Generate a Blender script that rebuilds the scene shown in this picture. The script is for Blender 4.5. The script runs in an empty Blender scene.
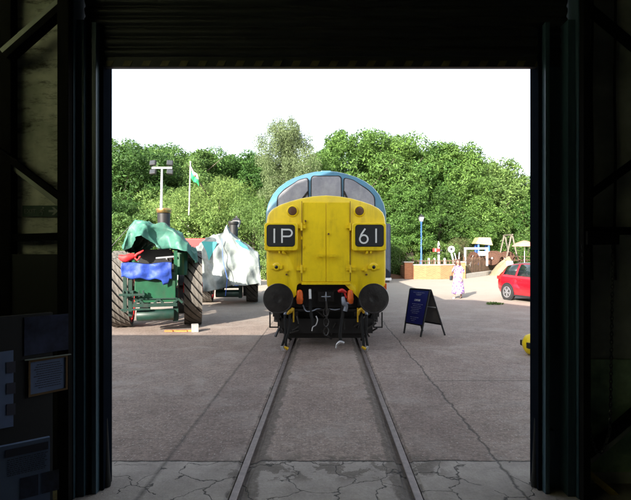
import bpy, bmesh, math, random
import numpy as np
from mathutils import Vector, Matrix, noise
R = math.radians
C = bpy.context.scene.collection
sc = bpy.context.scene
random.seed(7)

# ------------------------------------------------------------------ camera
CAMH = 1.89
F = 490.0                      # focal length in photograph pixels (photo 631 px wide)
cam = bpy.data.cameras.new('camera')
camo = bpy.data.objects.new('camera', cam)
C.objects.link(camo)
camo.location = (0, 0, CAMH)
camo.rotation_euler = (R(90), 0, 0)
cam.sensor_fit = 'HORIZONTAL'; cam.sensor_width = 36
cam.lens = F / 631 * 36
cam.shift_x = -10.5 / 631
cam.shift_y = 3.0 / 631
cam.clip_start = 0.05; cam.clip_end = 3000
sc.camera = camo

# ------------------------------------------------------------------ light
LD = Vector((1.10, 2.15, -1.0)).normalized()      # travel direction of the sunlight
elev = math.asin(-LD.z)
az = math.atan2(-LD.x, -LD.y)                     # from +Y, clockwise
w = bpy.data.worlds.new('World'); sc.world = w; w.use_nodes = True
nt = w.node_tree
bg = nt.nodes['Background']
sky = nt.nodes.new('ShaderNodeTexSky')
sky.sky_type = 'NISHITA'; sky.sun_disc = False
sky.sun_elevation = elev; sky.sun_rotation = az
sky.air_density = 1.0; sky.dust_density = 1.4; sky.ozone_density = 1.0
hs = nt.nodes.new('ShaderNodeHueSaturation'); hs.inputs['Saturation'].default_value = 0.42   # thin high haze
nt.links.new(sky.outputs[0], hs.inputs['Color']); nt.links.new(hs.outputs[0], bg.inputs[0])
bg.inputs[1].default_value = 0.12
sun = bpy.data.lights.new('sun', 'SUN')
sun.energy = 3.6; sun.angle = R(0.5); sun.color = (1.0, 0.93, 0.82)
suno = bpy.data.objects.new('sun', sun); C.objects.link(suno)
suno.rotation_euler = LD.to_track_quat('-Z', 'Y').to_euler()
suno.location = (-20, -30, 30)
sc.view_settings.view_transform = 'Standard'
sc.view_settings.look = 'None'
sc.view_settings.gamma = 1
sc.view_settings.use_curve_mapping = False
sc.view_settings.exposure = 1.95
sc.cycles.use_denoising = True
sc.cycles.max_bounces = 8
sc.cycles.diffuse_bounces = 4
sc.cycles.transparent_max_bounces = 8
sc.cycles.sample_clamp_indirect = 6
sc.cycles.caustics_reflective = False; sc.cycles.caustics_refractive = False

# ------------------------------------------------------------------ helpers
def at(x, y, Y):
    """point that the photograph shows at pixel x, y when it stands Y metres away"""
    return Vector(((x - 326) / F * Y, Y, CAMH - (y - 253) / F * Y))

def mat(name, col, rough=0.7, metal=0.0, var=0.15, scale=6.0, bump=0.0, bscale=40.0, spec=0.5, coat=0.0,
        col2=None, detail=5.0, alpha=None, streak=False):
    m = bpy.data.materials.new(name); m.use_nodes = True
    n = m.node_tree.nodes; l = m.node_tree.links
    b = n['Principled BSDF']
    b.inputs['Roughness'].default_value = rough
    b.inputs['Metallic'].default_value = metal
    b.inputs['Specular IOR Level'].default_value = spec
    b.inputs['Coat Weight'].default_value = coat
    tc = n.new('ShaderNodeTexCoord')
    mp = n.new('ShaderNodeMapping')
    l.new(tc.outputs['Object'], mp.inputs[0])
    if streak: mp.inputs['Scale'].default_value = (1, 1, 0.15)
    nz = n.new('ShaderNodeTexNoise'); nz.inputs['Scale'].default_value = scale; nz.inputs['Detail'].default_value = detail
    nz.inputs['Roughness'].default_value = 0.65
    l.new(mp.outputs[0], nz.inputs['Vector'])
    cr = n.new('ShaderNodeValToRGB')
    c1 = [max(0, c * (1 - var)) for c in col] + [1]
    c2 = [min(1, c * (1 + var)) for c in (col2 or col)] + [1]
    cr.color_ramp.elements[0].position = 0.3; cr.color_ramp.elements[1].position = 0.7
    cr.color_ramp.elements[0].color = c1; cr.color_ramp.elements[1].color = c2
    l.new(nz.outputs['Fac'], cr.inputs[0]); l.new(cr.outputs[0], b.inputs['Base Color'])
    if bump:
        nb = n.new('ShaderNodeTexNoise'); nb.inputs['Scale'].default_value = bscale; nb.inputs['Detail'].default_value = 6
        l.new(tc.outputs['Object'], nb.inputs['Vector'])
        bp = n.new('ShaderNodeBump'); bp.inputs['Strength'].default_value = bump; bp.inputs['Distance'].default_value = 0.02
        l.new(nb.outputs['Fac'], bp.inputs['Height']); l.new(bp.outputs[0], b.inputs['Normal'])
    return m

def crease(m, scale, strength, dist=0.03):
    n = m.node_tree.nodes; l = m.node_tree.links
    tc = [q for q in n if q.type == 'TEX_COORD'][0]
    bps = [q for q in n if q.type == 'BUMP']
    bp = bps[0]
    nz = n.new('ShaderNodeTexNoise'); nz.noise_type = 'RIDGED_MULTIFRACTAL'; nz.inputs['Scale'].default_value = scale; nz.inputs['Detail'].default_value = 3
    mp = n.new('ShaderNodeMapping'); mp.inputs['Scale'].default_value = (1, 1, 0.45); mp.inputs['Rotation'].default_value = (0, 0.35, 0)
    l.new(tc.outputs['Object'], mp.inputs[0]); l.new(mp.outputs[0], nz.inputs['Vector'])
    l.new(nz.outputs['Fac'], bp.inputs['Height']); bp.inputs['Strength'].default_value = strength; bp.inputs['Distance'].default_value = dist
def grime(m, col, amount, scale=3.0, stretch=0.12, lo=0.52, hi=0.75, chips=0.0):
    n = m.node_tree.nodes; l = m.node_tree.links; b = n['Principled BSDF']
    src = b.inputs['Base Color'].links[0].from_socket
    tc = [q for q in n if q.type == 'TEX_COORD'][0]
    def layer(src, sc_, st, lo, hi, c, a):
        mp = n.new('ShaderNodeMapping'); mp.inputs['Scale'].default_value = (1, 1, st); l.new(tc.outputs['Object'], mp.inputs[0])
        nz = n.new('ShaderNodeTexNoise'); nz.inputs['Scale'].default_value = sc_; nz.inputs['Detail'].default_value = 8; nz.inputs['Roughness'].default_value = 0.7
        l.new(mp.outputs[0], nz.inputs['Vector'])
        cr = n.new('ShaderNodeValToRGB'); cr.color_ramp.elements[0].position = lo; cr.color_ramp.elements[1].position = hi
        cr.color_ramp.elements[0].color = (0, 0, 0, 1); cr.color_ramp.elements[1].color = (a, a, a, 1)
        l.new(nz.outputs['Fac'], cr.inputs[0])
        mx = n.new('ShaderNodeMixRGB'); l.new(cr.outputs[0], mx.inputs[0]); l.new(src, mx.inputs[1]); mx.inputs[2].default_value = (*c, 1)
        return mx.outputs[0]
    o = layer(src, scale, stretch, lo, hi, col, amount)
    o = layer(o, scale * 0.7, 1.0, lo, hi + .05, col, amount * 0.7)
    if chips: o = layer(o, 26, 1.0, 0.68, 0.70, (0.10, 0.05, 0.02), chips)
    l.new(o, b.inputs['Base Color'])
def leafmat(name, c1, c2, trans=0.35):
    m = bpy.data.materials.new(name); m.use_nodes = True
    n = m.node_tree.nodes; l = m.node_tree.links
    b = n['Principled BSDF']; out = n['Material Output']
    b.inputs['Roughness'].default_value = 0.55; b.inputs['Specular IOR Level'].default_value = 0.3
    geo = n.new('ShaderNodeNewGeometry')
    tc = n.new('ShaderNodeTexCoord')
    nz = n.new('ShaderNodeTexNoise'); nz.inputs['Scale'].default_value = 0.6; nz.inputs['Detail'].default_value = 3
    l.new(tc.outputs['Object'], nz.inputs['Vector'])
    ad = n.new('ShaderNodeMath'); ad.operation = 'ADD'
    l.new(geo.outputs['Random Per Island'], ad.inputs[0]); l.new(nz.outputs['Fac'], ad.inputs[1])
    mu = n.new('ShaderNodeMath'); mu.operation = 'MULTIPLY_ADD'; mu.inputs[1].default_value = 0.8; mu.inputs[2].default_value = -0.3
    l.new(ad.outputs[0], mu.inputs[0])
    mx = n.new('ShaderNodeValToRGB')
    mx.color_ramp.elements[0].color = (*c1, 1); mx.color_ramp.elements[1].color = (*c2, 1)
    l.new(mu.outputs[0], mx.inputs[0])
    oi = n.new('ShaderNodeObjectInfo'); hv = n.new('ShaderNodeHueSaturation')
    mr = n.new('ShaderNodeMapRange'); mr.inputs[3].default_value = 0.78; mr.inputs[4].default_value = 1.22; l.new(oi.outputs['Random'], mr.inputs[0]); l.new(mr.outputs[0], hv.inputs['Value'])
    mh = n.new('ShaderNodeMapRange'); mh.inputs[3].default_value = 0.515; mh.inputs[4].default_value = 0.485; l.new(oi.outputs['Random'], mh.inputs[0]); l.new(mh.outputs[0], hv.inputs['Hue'])
    l.new(mx.outputs[0], hv.inputs['Color']); mx = hv
    l.new(mx.outputs[0], b.inputs['Base Color'])
    tr = n.new('ShaderNodeBsdfTranslucent'); l.new(mx.outputs[0], tr.inputs[0])
    ms = n.new('ShaderNodeMixShader'); ms.inputs[0].default_value = trans
    l.new(b.outputs[0], ms.inputs[1]); l.new(tr.outputs[0], ms.inputs[2]); l.new(ms.outputs[0], out.inputs[0])
    return m

def tag(o, label=None, cat=None, group=None, kind=None):
    if label: o['label'] = label
    if cat: o['category'] = cat
    if group: o['group'] = group
    if kind: o['kind'] = kind
    return o

def thing(name, label, cat, loc=(0, 0, 0), rz=0, group=None):
    o = bpy.data.objects.new(name, None); C.objects.link(o)
    o.location = loc; o.rotation_euler = (0, 0, rz)
    o.empty_display_size = 0.2
    return tag(o, label, cat, group)

class MB:
    def __init__(s): s.bm = bmesh.new()
    def face(s, pts):
        vs = [s.bm.verts.new(p) for p in pts]
        try: return s.bm.faces.new(vs)
        except ValueError: return None
    def box(s, c, size, rot=None, taper=None):
        hx, hy, hz = [v / 2 for v in size]
        t = taper or 1
        pts = []
        for z, k in ((-hz, 1), (hz, t)):
            for x, y in ((-hx, -hy), (hx, -hy), (hx, hy), (-hx, hy)):
                pts.append(Vector((x * k, y * k, z)))
        if rot is not None:
            M = rot if isinstance(rot, Matrix) else Matrix.Rotation(rot, 3, 'Z')
            pts = [M @ p for p in pts]
        v = [s.bm.verts.new(p + Vector(c)) for p in pts]
        for f in ((0, 3, 2, 1), (4, 5, 6, 7), (0, 1, 5, 4), (1, 2, 6, 5), (2, 3, 7, 6), (3, 0, 4, 7)):
            s.bm.faces.new([v[i] for i in f])
        return s
    def bb(s, x0, x1, y0, y1, z0, z1):
        return s.box(((x0 + x1) / 2, (y0 + y1) / 2, (z0 + z1) / 2), (abs(x1 - x0), abs(y1 - y0), abs(z1 - z0)))
    def rings(s, rings, cap0=True, cap1=True, closed=True):
        R_ = [[s.bm.verts.new(p) for p in r] for r in rings]
        n = len(R_[0])
        for a, b in zip(R_, R_[1:]):
            for i in range(n if closed else n - 1):
                j = (i + 1) % n
                s.bm.faces.new((a[i], a[j], b[j], b[i]))
        if cap0: s.bm.faces.new(list(reversed(R_[0])))
        if cap1: s.bm.faces.new(R_[-1])
        return s
    def cyl(s, p0, p1, r0, r1=None, n=16, cap=True):
        r1 = r0 if r1 is None else r1
        return s.lathe([(0, r0), ((Vector(p1) - Vector(p0)).length, r1)], p0, Vector(p1) - Vector(p0), n, cap)
    def lathe(s, prof, org, axis, n=24, cap=True):
        a = Vector(axis).normalized()
        u = a.orthogonal().normalized(); v = a.cross(u)
        rr = []
        for t, r in prof:
            r = max(r, 1e-4)
            rr.append([Vector(org) + a * t + (u * math.cos(2 * math.pi * k / n) + v * math.sin(2 * math.pi * k / n)) * r for k in range(n)])
        return s.rings(rr, cap, cap)
    def tube(s, pts, r, n=8):
        pts = [Vector(p) for p in pts]
        rr = []
        prev = None
        for i, p in enumerate(pts):
            d = (pts[min(i + 1, len(pts) - 1)] - pts[max(i - 1, 0)]).normalized()
            if prev is None: u = d.orthogonal().normalized()
            else:
                u = prev - d * prev.dot(d)
                u = u.normalized() if u.length > 1e-6 else d.orthogonal().normalized()
            prev = u; v = d.cross(u)
            rad = r[i] if isinstance(r, (list, tuple)) else r
            rr.append([p + (u * math.cos(2 * math.pi * k / n) + v * math.sin(2 * math.pi * k / n)) * rad for k in range(n)])
        return s.rings(rr)
    def bar(s, p0, p1, w, h=None, up=(0, 0, 1)):
        h = h or w
        p0, p1 = Vector(p0), Vector(p1); d = (p1 - p0).normalized()
        u = d.cross(Vector(up))
        u = u.normalized() if u.length > 1e-4 else Vector((1, 0, 0))
        v = u.cross(d).normalized()
        q = lambda p: [p + u * a * w / 2 + v * b * h / 2 for a, b in ((-1, -1), (1, -1), (1, 1), (-1, 1))]
        return s.rings([q(p0), q(p1)])
    def prism(s, poly, f0, f1):
        """poly of 2-D points, f0 and f1 turn one into the front and back 3-D point"""
        return s.rings([[f0(p) for p in poly], [f1(p) for p in poly]])
    def build(s, name, m, parent=None, bevel=0, smooth=None, solid=0, sub=0, world=False):
        bm = s.bm
        bmesh.ops.recalc_face_normals(bm, faces=bm.faces)
        if bevel:
            es = [e for e in bm.edges if len(e.link_faces) == 2 and e.calc_face_angle(0) > R(25)]
            if es: bmesh.ops.bevel(bm, geom=es, offset=bevel, segments=2, affect='EDGES', profile=0.7, clamp_overlap=True)
        me = bpy.data.meshes.new(name); bm.to_mesh(me); bm.free()
        if smooth is not None:
            me.polygons.foreach_set('use_smooth', [True] * len(me.polygons))
            try: me.set_sharp_from_angle(angle=R(smooth))
            except Exception: pass
        me.materials.append(m)
        o = bpy.data.objects.new(name, me); C.objects.link(o)
        if parent is not None:
            o.parent = parent
            if world:
                M = Matrix.Translation(parent.location) @ Matrix.Rotation(parent.rotation_euler.z, 4, 'Z')
                me.transform(M.inverted())
        if solid:
            md = o.modifiers.new('solid', 'SOLIDIFY'); md.thickness = solid; md.offset = 0
        if sub:
            md = o.modifiers.new('sub', 'SUBSURF'); md.levels = sub; md.render_levels = sub
        return o

def copy_tree(o, parent=None):
    c = o.copy(); C.objects.link(c)
    if parent is not None: c.parent = parent
    for ch in list(o.children): copy_tree(ch, c)
    return c

def roundrect(x0, x1, z0, z1, r, n=4):
    pts = []
    for cx, cz, a0 in ((x1 - r, z1 - r, 0), (x0 + r, z1 - r, 90), (x0 + r, z0 + r, 180), (x1 - r, z0 + r, 270)):
        for k in range(n + 1):
            a = R(a0 + 90 * k / n); pts.append((cx + r * math.cos(a), cz + r * math.sin(a)))
    return pts

def text(body, size, loc, rot, m, parent=None, name='lettering', align='LEFT', ext=0.001, world=False):
    c = bpy.data.curves.new(name, 'FONT'); c.body = body; c.size = size; c.align_x = align; c.extrude = ext
    o = bpy.data.objects.new(name, c); C.objects.link(o)
    c.materials.append(m)
    o.location = loc; o.rotation_euler = rot
    dg = bpy.context.evaluated_depsgraph_get(); dg.update()
    me = bpy.data.meshes.new_from_object(o.evaluated_get(dg)); bpy.data.objects.remove(o)
    o = bpy.data.objects.new(name, me); C.objects.link(o); o.location = loc; o.rotation_euler = rot
    if parent is not None: o.parent = parent
    return o

# ------------------------------------------------------------------ materials
M = {}
M['yellow'] = mat('yellow paint', (0.84, 0.61, 0.004), 0.42, var=0.10, scale=2.2, bump=0.05, bscale=9, coat=0.15)
M['yellow2'] = mat('yellow box paint', (0.84, 0.61, 0.005), 0.4, var=0.06, scale=5)
M['blue'] = mat('rail blue paint', (0.042, 0.15, 0.235), 0.4, var=0.15, scale=2.5, coat=0.2)
M['grey_roof'] = mat('grey roof paint', (0.18, 0.19, 0.2), 0.6)
M['black'] = mat('black steel', (0.011, 0.010, 0.010), 0.5, var=0.35, scale=9, bump=0.1)
M['greasy'] = mat('greasy black steel', (0.017, 0.015, 0.014), 0.35, var=0.5, scale=14, bump=0.2)
M['rubber'] = mat('black rubber', (0.014, 0.014, 0.014), 0.8, spec=0.25)
M['steel'] = mat('bare steel', (0.45, 0.45, 0.46), 0.4, 0.7)
M['white'] = mat('white paint', (0.60, 0.60, 0.58), 0.5, var=0.06)
M['bluegrey'] = mat('dull steel hose coupling', (0.25, 0.28, 0.33), 0.45, 0.3)
M['orange'] = mat('orange paint', (0.75, 0.12, 0.01), 0.45, var=0.15)
M['red'] = mat('red paint', (0.6, 0.02, 0.02), 0.4, var=0.12)
M['tap'] = mat('yellow tap paint', (0.6, 0.36, 0.01), 0.4)
M['panel'] = mat('headcode panel black', (0.03, 0.032, 0.033), 0.25, var=0.2, scale=3)
M['digit'] = mat('headcode lettering white', (0.7, 0.72, 0.7), 0.5, var=0.05)
M['lens'] = mat('brown lamp lens', (0.12, 0.06, 0.035), 0.25, coat=0.4, var=0.1)
M['darklens'] = mat('dark lamp lens', (0.01, 0.008, 0.008), 0.15)
M['glass'] = mat('dusty cab glass', (0.13, 0.13, 0.15), 0.08, var=0.25, scale=2, spec=0.8)
M['carglass'] = mat('dark car glass', (0.02, 0.03, 0.03), 0.06, spec=0.9)
M['brown'] = mat('brown rust paint', (0.12, 0.05, 0.02), 0.7)
M['rust'] = mat('rusty iron', (0.075, 0.032, 0.018), 0.85, var=0.4, scale=9, bump=0.3)
M['railtop'] = mat('worn rail steel', (0.19, 0.155, 0.15), 0.5, 0.4, var=0.3, scale=12, streak=False)
M['tread'] = mat('dusty rubber strake', (0.12, 0.108, 0.094), 0.85, var=0.25, scale=7, bump=0.3)
M['egreen'] = mat('engine green paint', (0.009, 0.075, 0.034), 0.4, var=0.25, scale=4, coat=0.2)
M['egreen2'] = mat('dark green paint', (0.008, 0.034, 0.024), 0.45, var=0.3, scale=4)
M['brass'] = mat('brass', (0.42, 0.27, 0.10), 0.3, 0.9)
M['tarp_green'] = mat('green tarpaulin', (0.028, 0.125, 0.09), 0.55, var=0.22, scale=3, bump=0.3, bscale=7, col2=(0.055, 0.18, 0.135))
M['tarp_grey'] = mat('grey white tarpaulin', (0.22, 0.255, 0.245), 0.6, var=0.2, scale=1.5, bump=0.4, bscale=5, col2=(0.34, 0.37, 0.355))
grime(M['yellow'], (0.34, 0.20, 0.01), 0.55, 5.0, 0.10, chips=0.6); grime(M['yellow2'], (0.30, 0.18, 0.01), 0.5, 6.0, 0.3, chips=0.5)
grime(M['blue'], (0.10, 0.13, 0.14), 0.5, 4.0, 0.3); grime(M['glass'], (0.32, 0.32, 0.31), 0.5, 3.0, 0.5, 0.45, 0.8)
grime(M['egreen'], (0.05, 0.05, 0.04), 0.6, 4.0, 0.3); grime(M['egreen2'], (0.05, 0.045, 0.04), 0.7, 5.0, 0.4)
grime(M['tarp_green'], (0.10, 0.13, 0.11), 0.6, 3.0, 0.6); grime(M['tarp_grey'], (0.14, 0.16, 0.15), 0.8, 1.2, 0.7, 0.45, 0.62)
grime(M['greasy'], (0.05, 0.045, 0.04), 0.6, 8.0, 1.0)
crease(M['tarp_green'], 1.9, 1.0, 0.05); crease(M['tarp_grey'], 1.5, 0.9, 0.06)
M['teal'] = mat('teal patch sheet', (0.06, 0.36, 0.36), 0.5, var=0.1)
M['bluesheet'] = mat('blue tarpaulin', (0.022, 0.06, 0.34), 0.6, var=0.3, scale=6, bump=0.5, bscale=14)
M['redcloth'] = mat('red cloth', (0.65, 0.02, 0.02), 0.6, var=0.2)
M['wood'] = mat('grey timber', (0.17, 0.15, 0.12), 0.85, var=0.25, scale=8)
M['bark'] = mat('bark', (0.10, 0.08, 0.06), 0.9, var=0.3, scale=5, bump=0.5)
M['birchbark'] = mat('birch bark', (0.22, 0.20, 0.17), 0.8, var=0.5, scale=4)
M['post'] = mat('dark blue steel', (0.035, 0.065, 0.085), 0.33, var=0.4, scale=5, bump=0.06, streak=True)
M['flange'] = mat('black door seal', (0.006, 0.008, 0.012), 1.0, spec=0.0)
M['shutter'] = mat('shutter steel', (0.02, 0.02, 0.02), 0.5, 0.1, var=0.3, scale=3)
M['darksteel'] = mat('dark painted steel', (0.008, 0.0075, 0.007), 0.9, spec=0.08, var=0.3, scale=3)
M['hazyel'] = mat('faded hazard yellow', (0.10, 0.08, 0.03), 0.6, var=0.4, scale=8)
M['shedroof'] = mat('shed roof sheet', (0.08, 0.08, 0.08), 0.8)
M['concrete'] = mat('floor concrete', (0.16, 0.16, 0.155), 0.85, var=0.25, scale=3, bump=0.3)
M['exitgreen'] = mat('exit sign green', (0.008, 0.045, 0.022), 0.5, var=0.05)
M['signwhite'] = mat('sign white', (0.20, 0.22, 0.19), 0.5, var=0.05)
M['navy'] = mat('navy poster', (0.012, 0.014, 0.13), 0.35, var=0.08)
M['whiteprint'] = mat('white print', (0.75, 0.76, 0.82), 0.6, var=0.03)
M['paleprint'] = mat('faded print', (0.32, 0.33, 0.48), 0.6, var=0.1)
M['boardback'] = mat('grey board back', (0.12, 0.12, 0.115), 0.7, var=0.1)
M['grass'] = mat('grass', (0.07, 0.12, 0.03), 0.9, var=0.3, scale=1.5)
M['skin'] = mat('skin', (0.38, 0.22, 0.16), 0.55, var=0.05)
M['hair'] = mat('dark auburn hair', (0.07, 0.03, 0.022), 0.5, var=0.3, scale=30)
M['blackcloth'] = mat('black cloth', (0.02, 0.02, 0.022), 0.7)
M['carred'] = mat('car red paint', (0.45, 0.006, 0.015), 0.25, var=0.02, coat=1.0)
M['carroof'] = mat('car black roof', (0.03, 0.035, 0.04), 0.15, coat=1.0)
M['tyre'] = mat('tyre', (0.025, 0.025, 0.025), 0.8)
M['alloy'] = mat('alloy wheel', (0.4, 0.4, 0.42), 0.35, 0.6)
M['lampblue'] = mat('lamp post blue', (0.03, 0.11, 0.45), 0.4)
M['lampglass'] = mat('lantern glass', (0.6, 0.62, 0.6), 0.25)
M['galv'] = mat('galvanised steel', (0.55, 0.56, 0.56), 0.5, 0.2, var=0.12)
M['floodblack'] = mat('floodlight housing', (0.015, 0.016, 0.018), 0.6)
M['floodglass'] = mat('floodlight glass', (0.04, 0.045, 0.05), 0.12)
M['flaggreen'] = mat('flag green', (0.02, 0.35, 0.12), 0.7)
M['contain'] = mat('slate blue container paint', (0.022, 0.028, 0.042), 1.0, spec=0.05, var=0.2, scale=2)
M['stonecap'] = mat('pale coping stone', (0.42, 0.39, 0.34), 0.8, var=0.15)
M['fencewood'] = mat('brown fence timber', (0.11, 0.065, 0.04), 0.85, var=0.3, scale=5)
M['tan'] = mat('tan canvas', (0.25, 0.19, 0.12), 0.85, var=0.2, scale=3, bump=0.4, bscale=5)
M['parasol'] = mat('faded pink canvas', (0.50, 0.23, 0.17), 0.8, var=0.08)
M['playyellow'] = mat('pale yellow roof board', (0.42, 0.38, 0.17), 0.6)
M['playblue'] = mat('play blue paint', (0.05, 0.14, 0.6), 0.5)
M['gold'] = mat('gilt frame', (0.16, 0.10, 0.05), 0.4, 0.5)
M['photo'] = mat('dark blue photograph print', (0.008, 0.009, 0.02), 0.35, var=0.8, scale=5, col2=(0.025, 0.03, 0.06))
M['paper'] = mat('bluish white paper', (0.10, 0.14, 0.25), 0.6, var=0.12)
M['ink'] = mat('ink', (0.03, 0.03, 0.05), 0.7)
M['boardblack'] = mat('black board', (0.004, 0.004, 0.005), 0.7)
M['yrod'] = mat('worn yellow paint', (0.40, 0.30, 0.05), 0.6, var=0.4, scale=10)
M['chock'] = mat('grey concrete block', (0.33, 0.31, 0.29), 0.9, var=0.2)
M['plank'] = mat('orange timber', (0.45, 0.17, 0.04), 0.8, var=0.3)
M['cable'] = mat('cable', (0.02, 0.02, 0.02), 0.6)
L1 = leafmat('broadleaf', (0.034, 0.090, 0.018), (0.125, 0.245, 0.052))
L2 = leafmat('light broadleaf', (0.065, 0.135, 0.032), (0.21, 0.32, 0.085))
L3 = leafmat('dark broadleaf', (0.030, 0.075, 0.016), (0.11, 0.20, 0.045))
L4 = leafmat('birch leaf', (0.14, 0.19, 0.07), (0.30, 0.36, 0.17))
L5 = leafmat('hedge leaf', (0.06, 0.12, 0.018), (0.15, 0.23, 0.05))
L6 = leafmat('olive leaf', (0.13, 0.13, 0.05), (0.30, 0.27, 0.14))

def ground_mat():
    m = bpy.data.materials.new('weathered asphalt'); m.use_nodes = True
    n = m.node_tree.nodes; l = m.node_tree.links
    b = n['Principled BSDF']; b.inputs['Roughness'].default_value = 0.8; b.inputs['Specular IOR Level'].default_value = 0.35
    geo = n.new('ShaderNodeNewGeometry'); P = geo.outputs['Position']
    def noise_(s, d=6, r=0.6, vec=P, dist=0):
        t = n.new('ShaderNodeTexNoise'); t.inputs['Scale'].default_value = s; t.inputs['Detail'].default_value = d
        t.inputs['Roughness'].default_value = r; t.inputs['Distortion'].default_value = dist
        l.new(vec, t.inputs['Vector']); return t.outputs['Fac']
    def mth(op, a, b_=None, c=None):
        t = n.new('ShaderNodeMath'); t.operation = op
        for i, v in enumerate((a, b_, c)):
            if v is None: continue
            if isinstance(v, (int, float)): t.inputs[i].default_value = v
            else: l.new(v, t.inputs[i])
        return t.outputs[0]
    def ramp(f, stops):
        t = n.new('ShaderNodeValToRGB'); e = t.color_ramp.elements
        while len(e) < len(stops): e.new(0.5)
        for q, (p, c) in zip(e, stops):
            q.position = p; q.color = (*c, 1) if len(c) == 3 else c
        l.new(f, t.inputs[0]); return t.outputs[0]
    def mix(f, a, b_, mode='MIX'):
        t = n.new('ShaderNodeMixRGB'); t.blend_type = mode
        for i, v in ((0, f), (1, a), (2, b_)):
            if isinstance(v, (int, float)): t.inputs[i].default_value = v
            elif isinstance(v, tuple): t.inputs[i].default_value = (*v, 1)
            else: l.new(v, t.inputs[i])
        return t.outputs[0]
    sp = n.new('ShaderNodeSeparateXYZ'); l.new(P, sp.inputs[0]); X, Y = sp.outputs[0], sp.outputs[1]
    big = noise_(0.35, 5); med = noise_(2.2, 8, 0.7); fine = noise_(45, 6, 0.8); grit = noise_(150, 3, 0.8)
    base = ramp(big, [(0.3, (0.232, 0.172, 0.148)), (0.5, (0.285, 0.220, 0.188)), (0.72, (0.355, 0.280, 0.238))])
    base = mix(0.75, base, ramp(med, [(0.3, (0.70, 0.69, 0.69)), (0.52, (1, 1, 1)), (0.75, (1.18, 1.17, 1.15))]), 'MULTIPLY')
    base = mix(0.8, base, ramp(fine, [(0.3, (0.58, 0.57, 0.56)), (0.55, (1.0, 1.0, 1.0)), (0.75, (1.45, 1.45, 1.45))]), 'MULTIPLY')
    base = mix(0.7, base, ramp(grit, [(0.35, (0.8, 0.8, 0.8)), (0.7, (1.3, 1.3, 1.3))]), 'MULTIPLY')
    mid = noise_(9, 8, 0.78); mid2 = noise_(22, 6, 0.75)
    base = mix(0.9, base, ramp(mid, [(0.30, (0.62, 0.60, 0.58)), (0.47, (0.95, 0.95, 0.95)), (0.55, (1.02, 1.02, 1.02)), (0.72, (1.30, 1.30, 1.28))]), 'MULTIPLY')
    base = mix(0.8, base, ramp(mid2, [(0.35, (0.60, 0.59, 0.58)), (0.5, (1.0, 1.0, 1.0)), (0.65, (1.40, 1.38, 1.35))]), 'MULTIPLY')
    sv = n.new('ShaderNodeTexVoronoi'); sv.inputs['Scale'].default_value = 42; l.new(P, sv.inputs['Vector'])
    sc_ = n.new('ShaderNodeSeparateColor'); l.new(sv.outputs['Color'], sc_.inputs[0])
    inside = mth('LESS_THAN', sv.outputs['Distance'], 0.36)
    pale = mth('MULTIPLY', inside, mth('GREATER_THAN', mth('ADD', sc_.outputs[0], mth('MULTIPLY', noise_(1.3, 4), 0.5)), 1.10))
    darkp = mth('MULTIPLY', inside, mth('GREATER_THAN', mth('ADD', sc_.outputs[1], mth('MULTIPLY', noise_(1.7, 4), 0.5)), 1.14))
    base = mix(mth('MULTIPLY', pale, 0.55), base, (0.52, 0.47, 0.43)); base = mix(mth('MULTIPLY', darkp, 0.6), base, (0.10, 0.085, 0.078))
    # pale worn aggregate and dark spots
    worn = ramp(noise_(0.9, 7, 0.72, dist=0.4), [(0.50, (0, 0, 0)), (0.62, (1, 1, 1))])
    base = mix(mth('MULTIPLY', worn, 0.35), base, (0.42, 0.37, 0.33))
    spots = ramp(noise_(6.5, 3, 0.5), [(0.70, (0, 0, 0)), (0.74, (1, 1, 1))])
    base = mix(mth('MULTIPLY', spots, 0.5), base, (0.07, 0.06, 0.055))
    wob = mth('MULTIPLY', mth('SUBTRACT', noise_(1.6, 6, 0.65), 0.5), 0.35)
    wob2 = mth('MULTIPLY', mth('SUBTRACT', noise_(5, 6, 0.7), 0.5), 0.16)
    Xw = mth('ADD', X, mth('ADD', wob, wob2)); Xs = mth('ADD', X, wob2); Xt = mth('ADD', X, mth('MULTIPLY', wob2, 0.3)); Xw2 = mth('ADD', X, mth('ADD', mth('MULTIPLY', wob, 0.45), mth('MULTIPLY', wob2, 0.6)))
    # patched strips of newer, darker surfacing beside the track
    def band(v, a, b_, soft):
        e1 = mth('DIVIDE', mth('SUBTRACT', v, a), soft); e2 = mth('DIVIDE', mth('SUBTRACT', b_, v), soft)
        return mth('MINIMUM', mth('MAXIMUM', mth('MINIMUM', e1, e2), 0), 1)
    strip = mth('MAXIMUM', band(Xs, -1.46, -0.80, 0.05), band(Xs, 0.80, 1.55, 0.05))
    base = mix(mth('MULTIPLY', strip, 0.8), base, (0.88, 0.87, 0.88), 'MULTIPLY')
    # seams
    def line(v, c, wd):
        return mth('MAXIMUM', mth('SUBTRACT', 1.0, mth('DIVIDE', mth('ABSOLUTE', mth('SUBTRACT', v, c)), wd)), 0)
    dn0 = noise_(3.5, 6, 0.75)
    seam = mth('MAXIMUM', mth('MULTIPLY', line(Xt, -1.45, 0.035), mth('MULTIPLY', dn0, 1.1)), mth('MULTIPLY', line(Xw2, 1.56, 0.022), 0.85))
    Yw = mth('ADD', Y, wob)
    Ysoft = mth('ADD', Y, wob2)
    seam = mth('MAXIMUM', seam, mth('MULTIPLY', line(mth('ADD', Y, mth('MULTIPLY', wob2, 0.4)), 7.25, 0.03), mth('MULTIPLY', mth('GREATER_THAN', X, 1.6), 0.7)))
    seam = mth('MAXIMUM', seam, line(mth('ADD', Y, mth('MULTIPLY', wob2, 0.6)), 4.45, 0.022))
    seam = mth('MAXIMUM', seam, mth('MULTIPLY', line(Ysoft, 13.6, 0.05), 0.6))
    # broken concrete apron before the doorway
    apron = mth('LESS_THAN', mth('ADD', Y, mth('MULTIPLY', wob2, 0.7)), 4.45)
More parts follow.
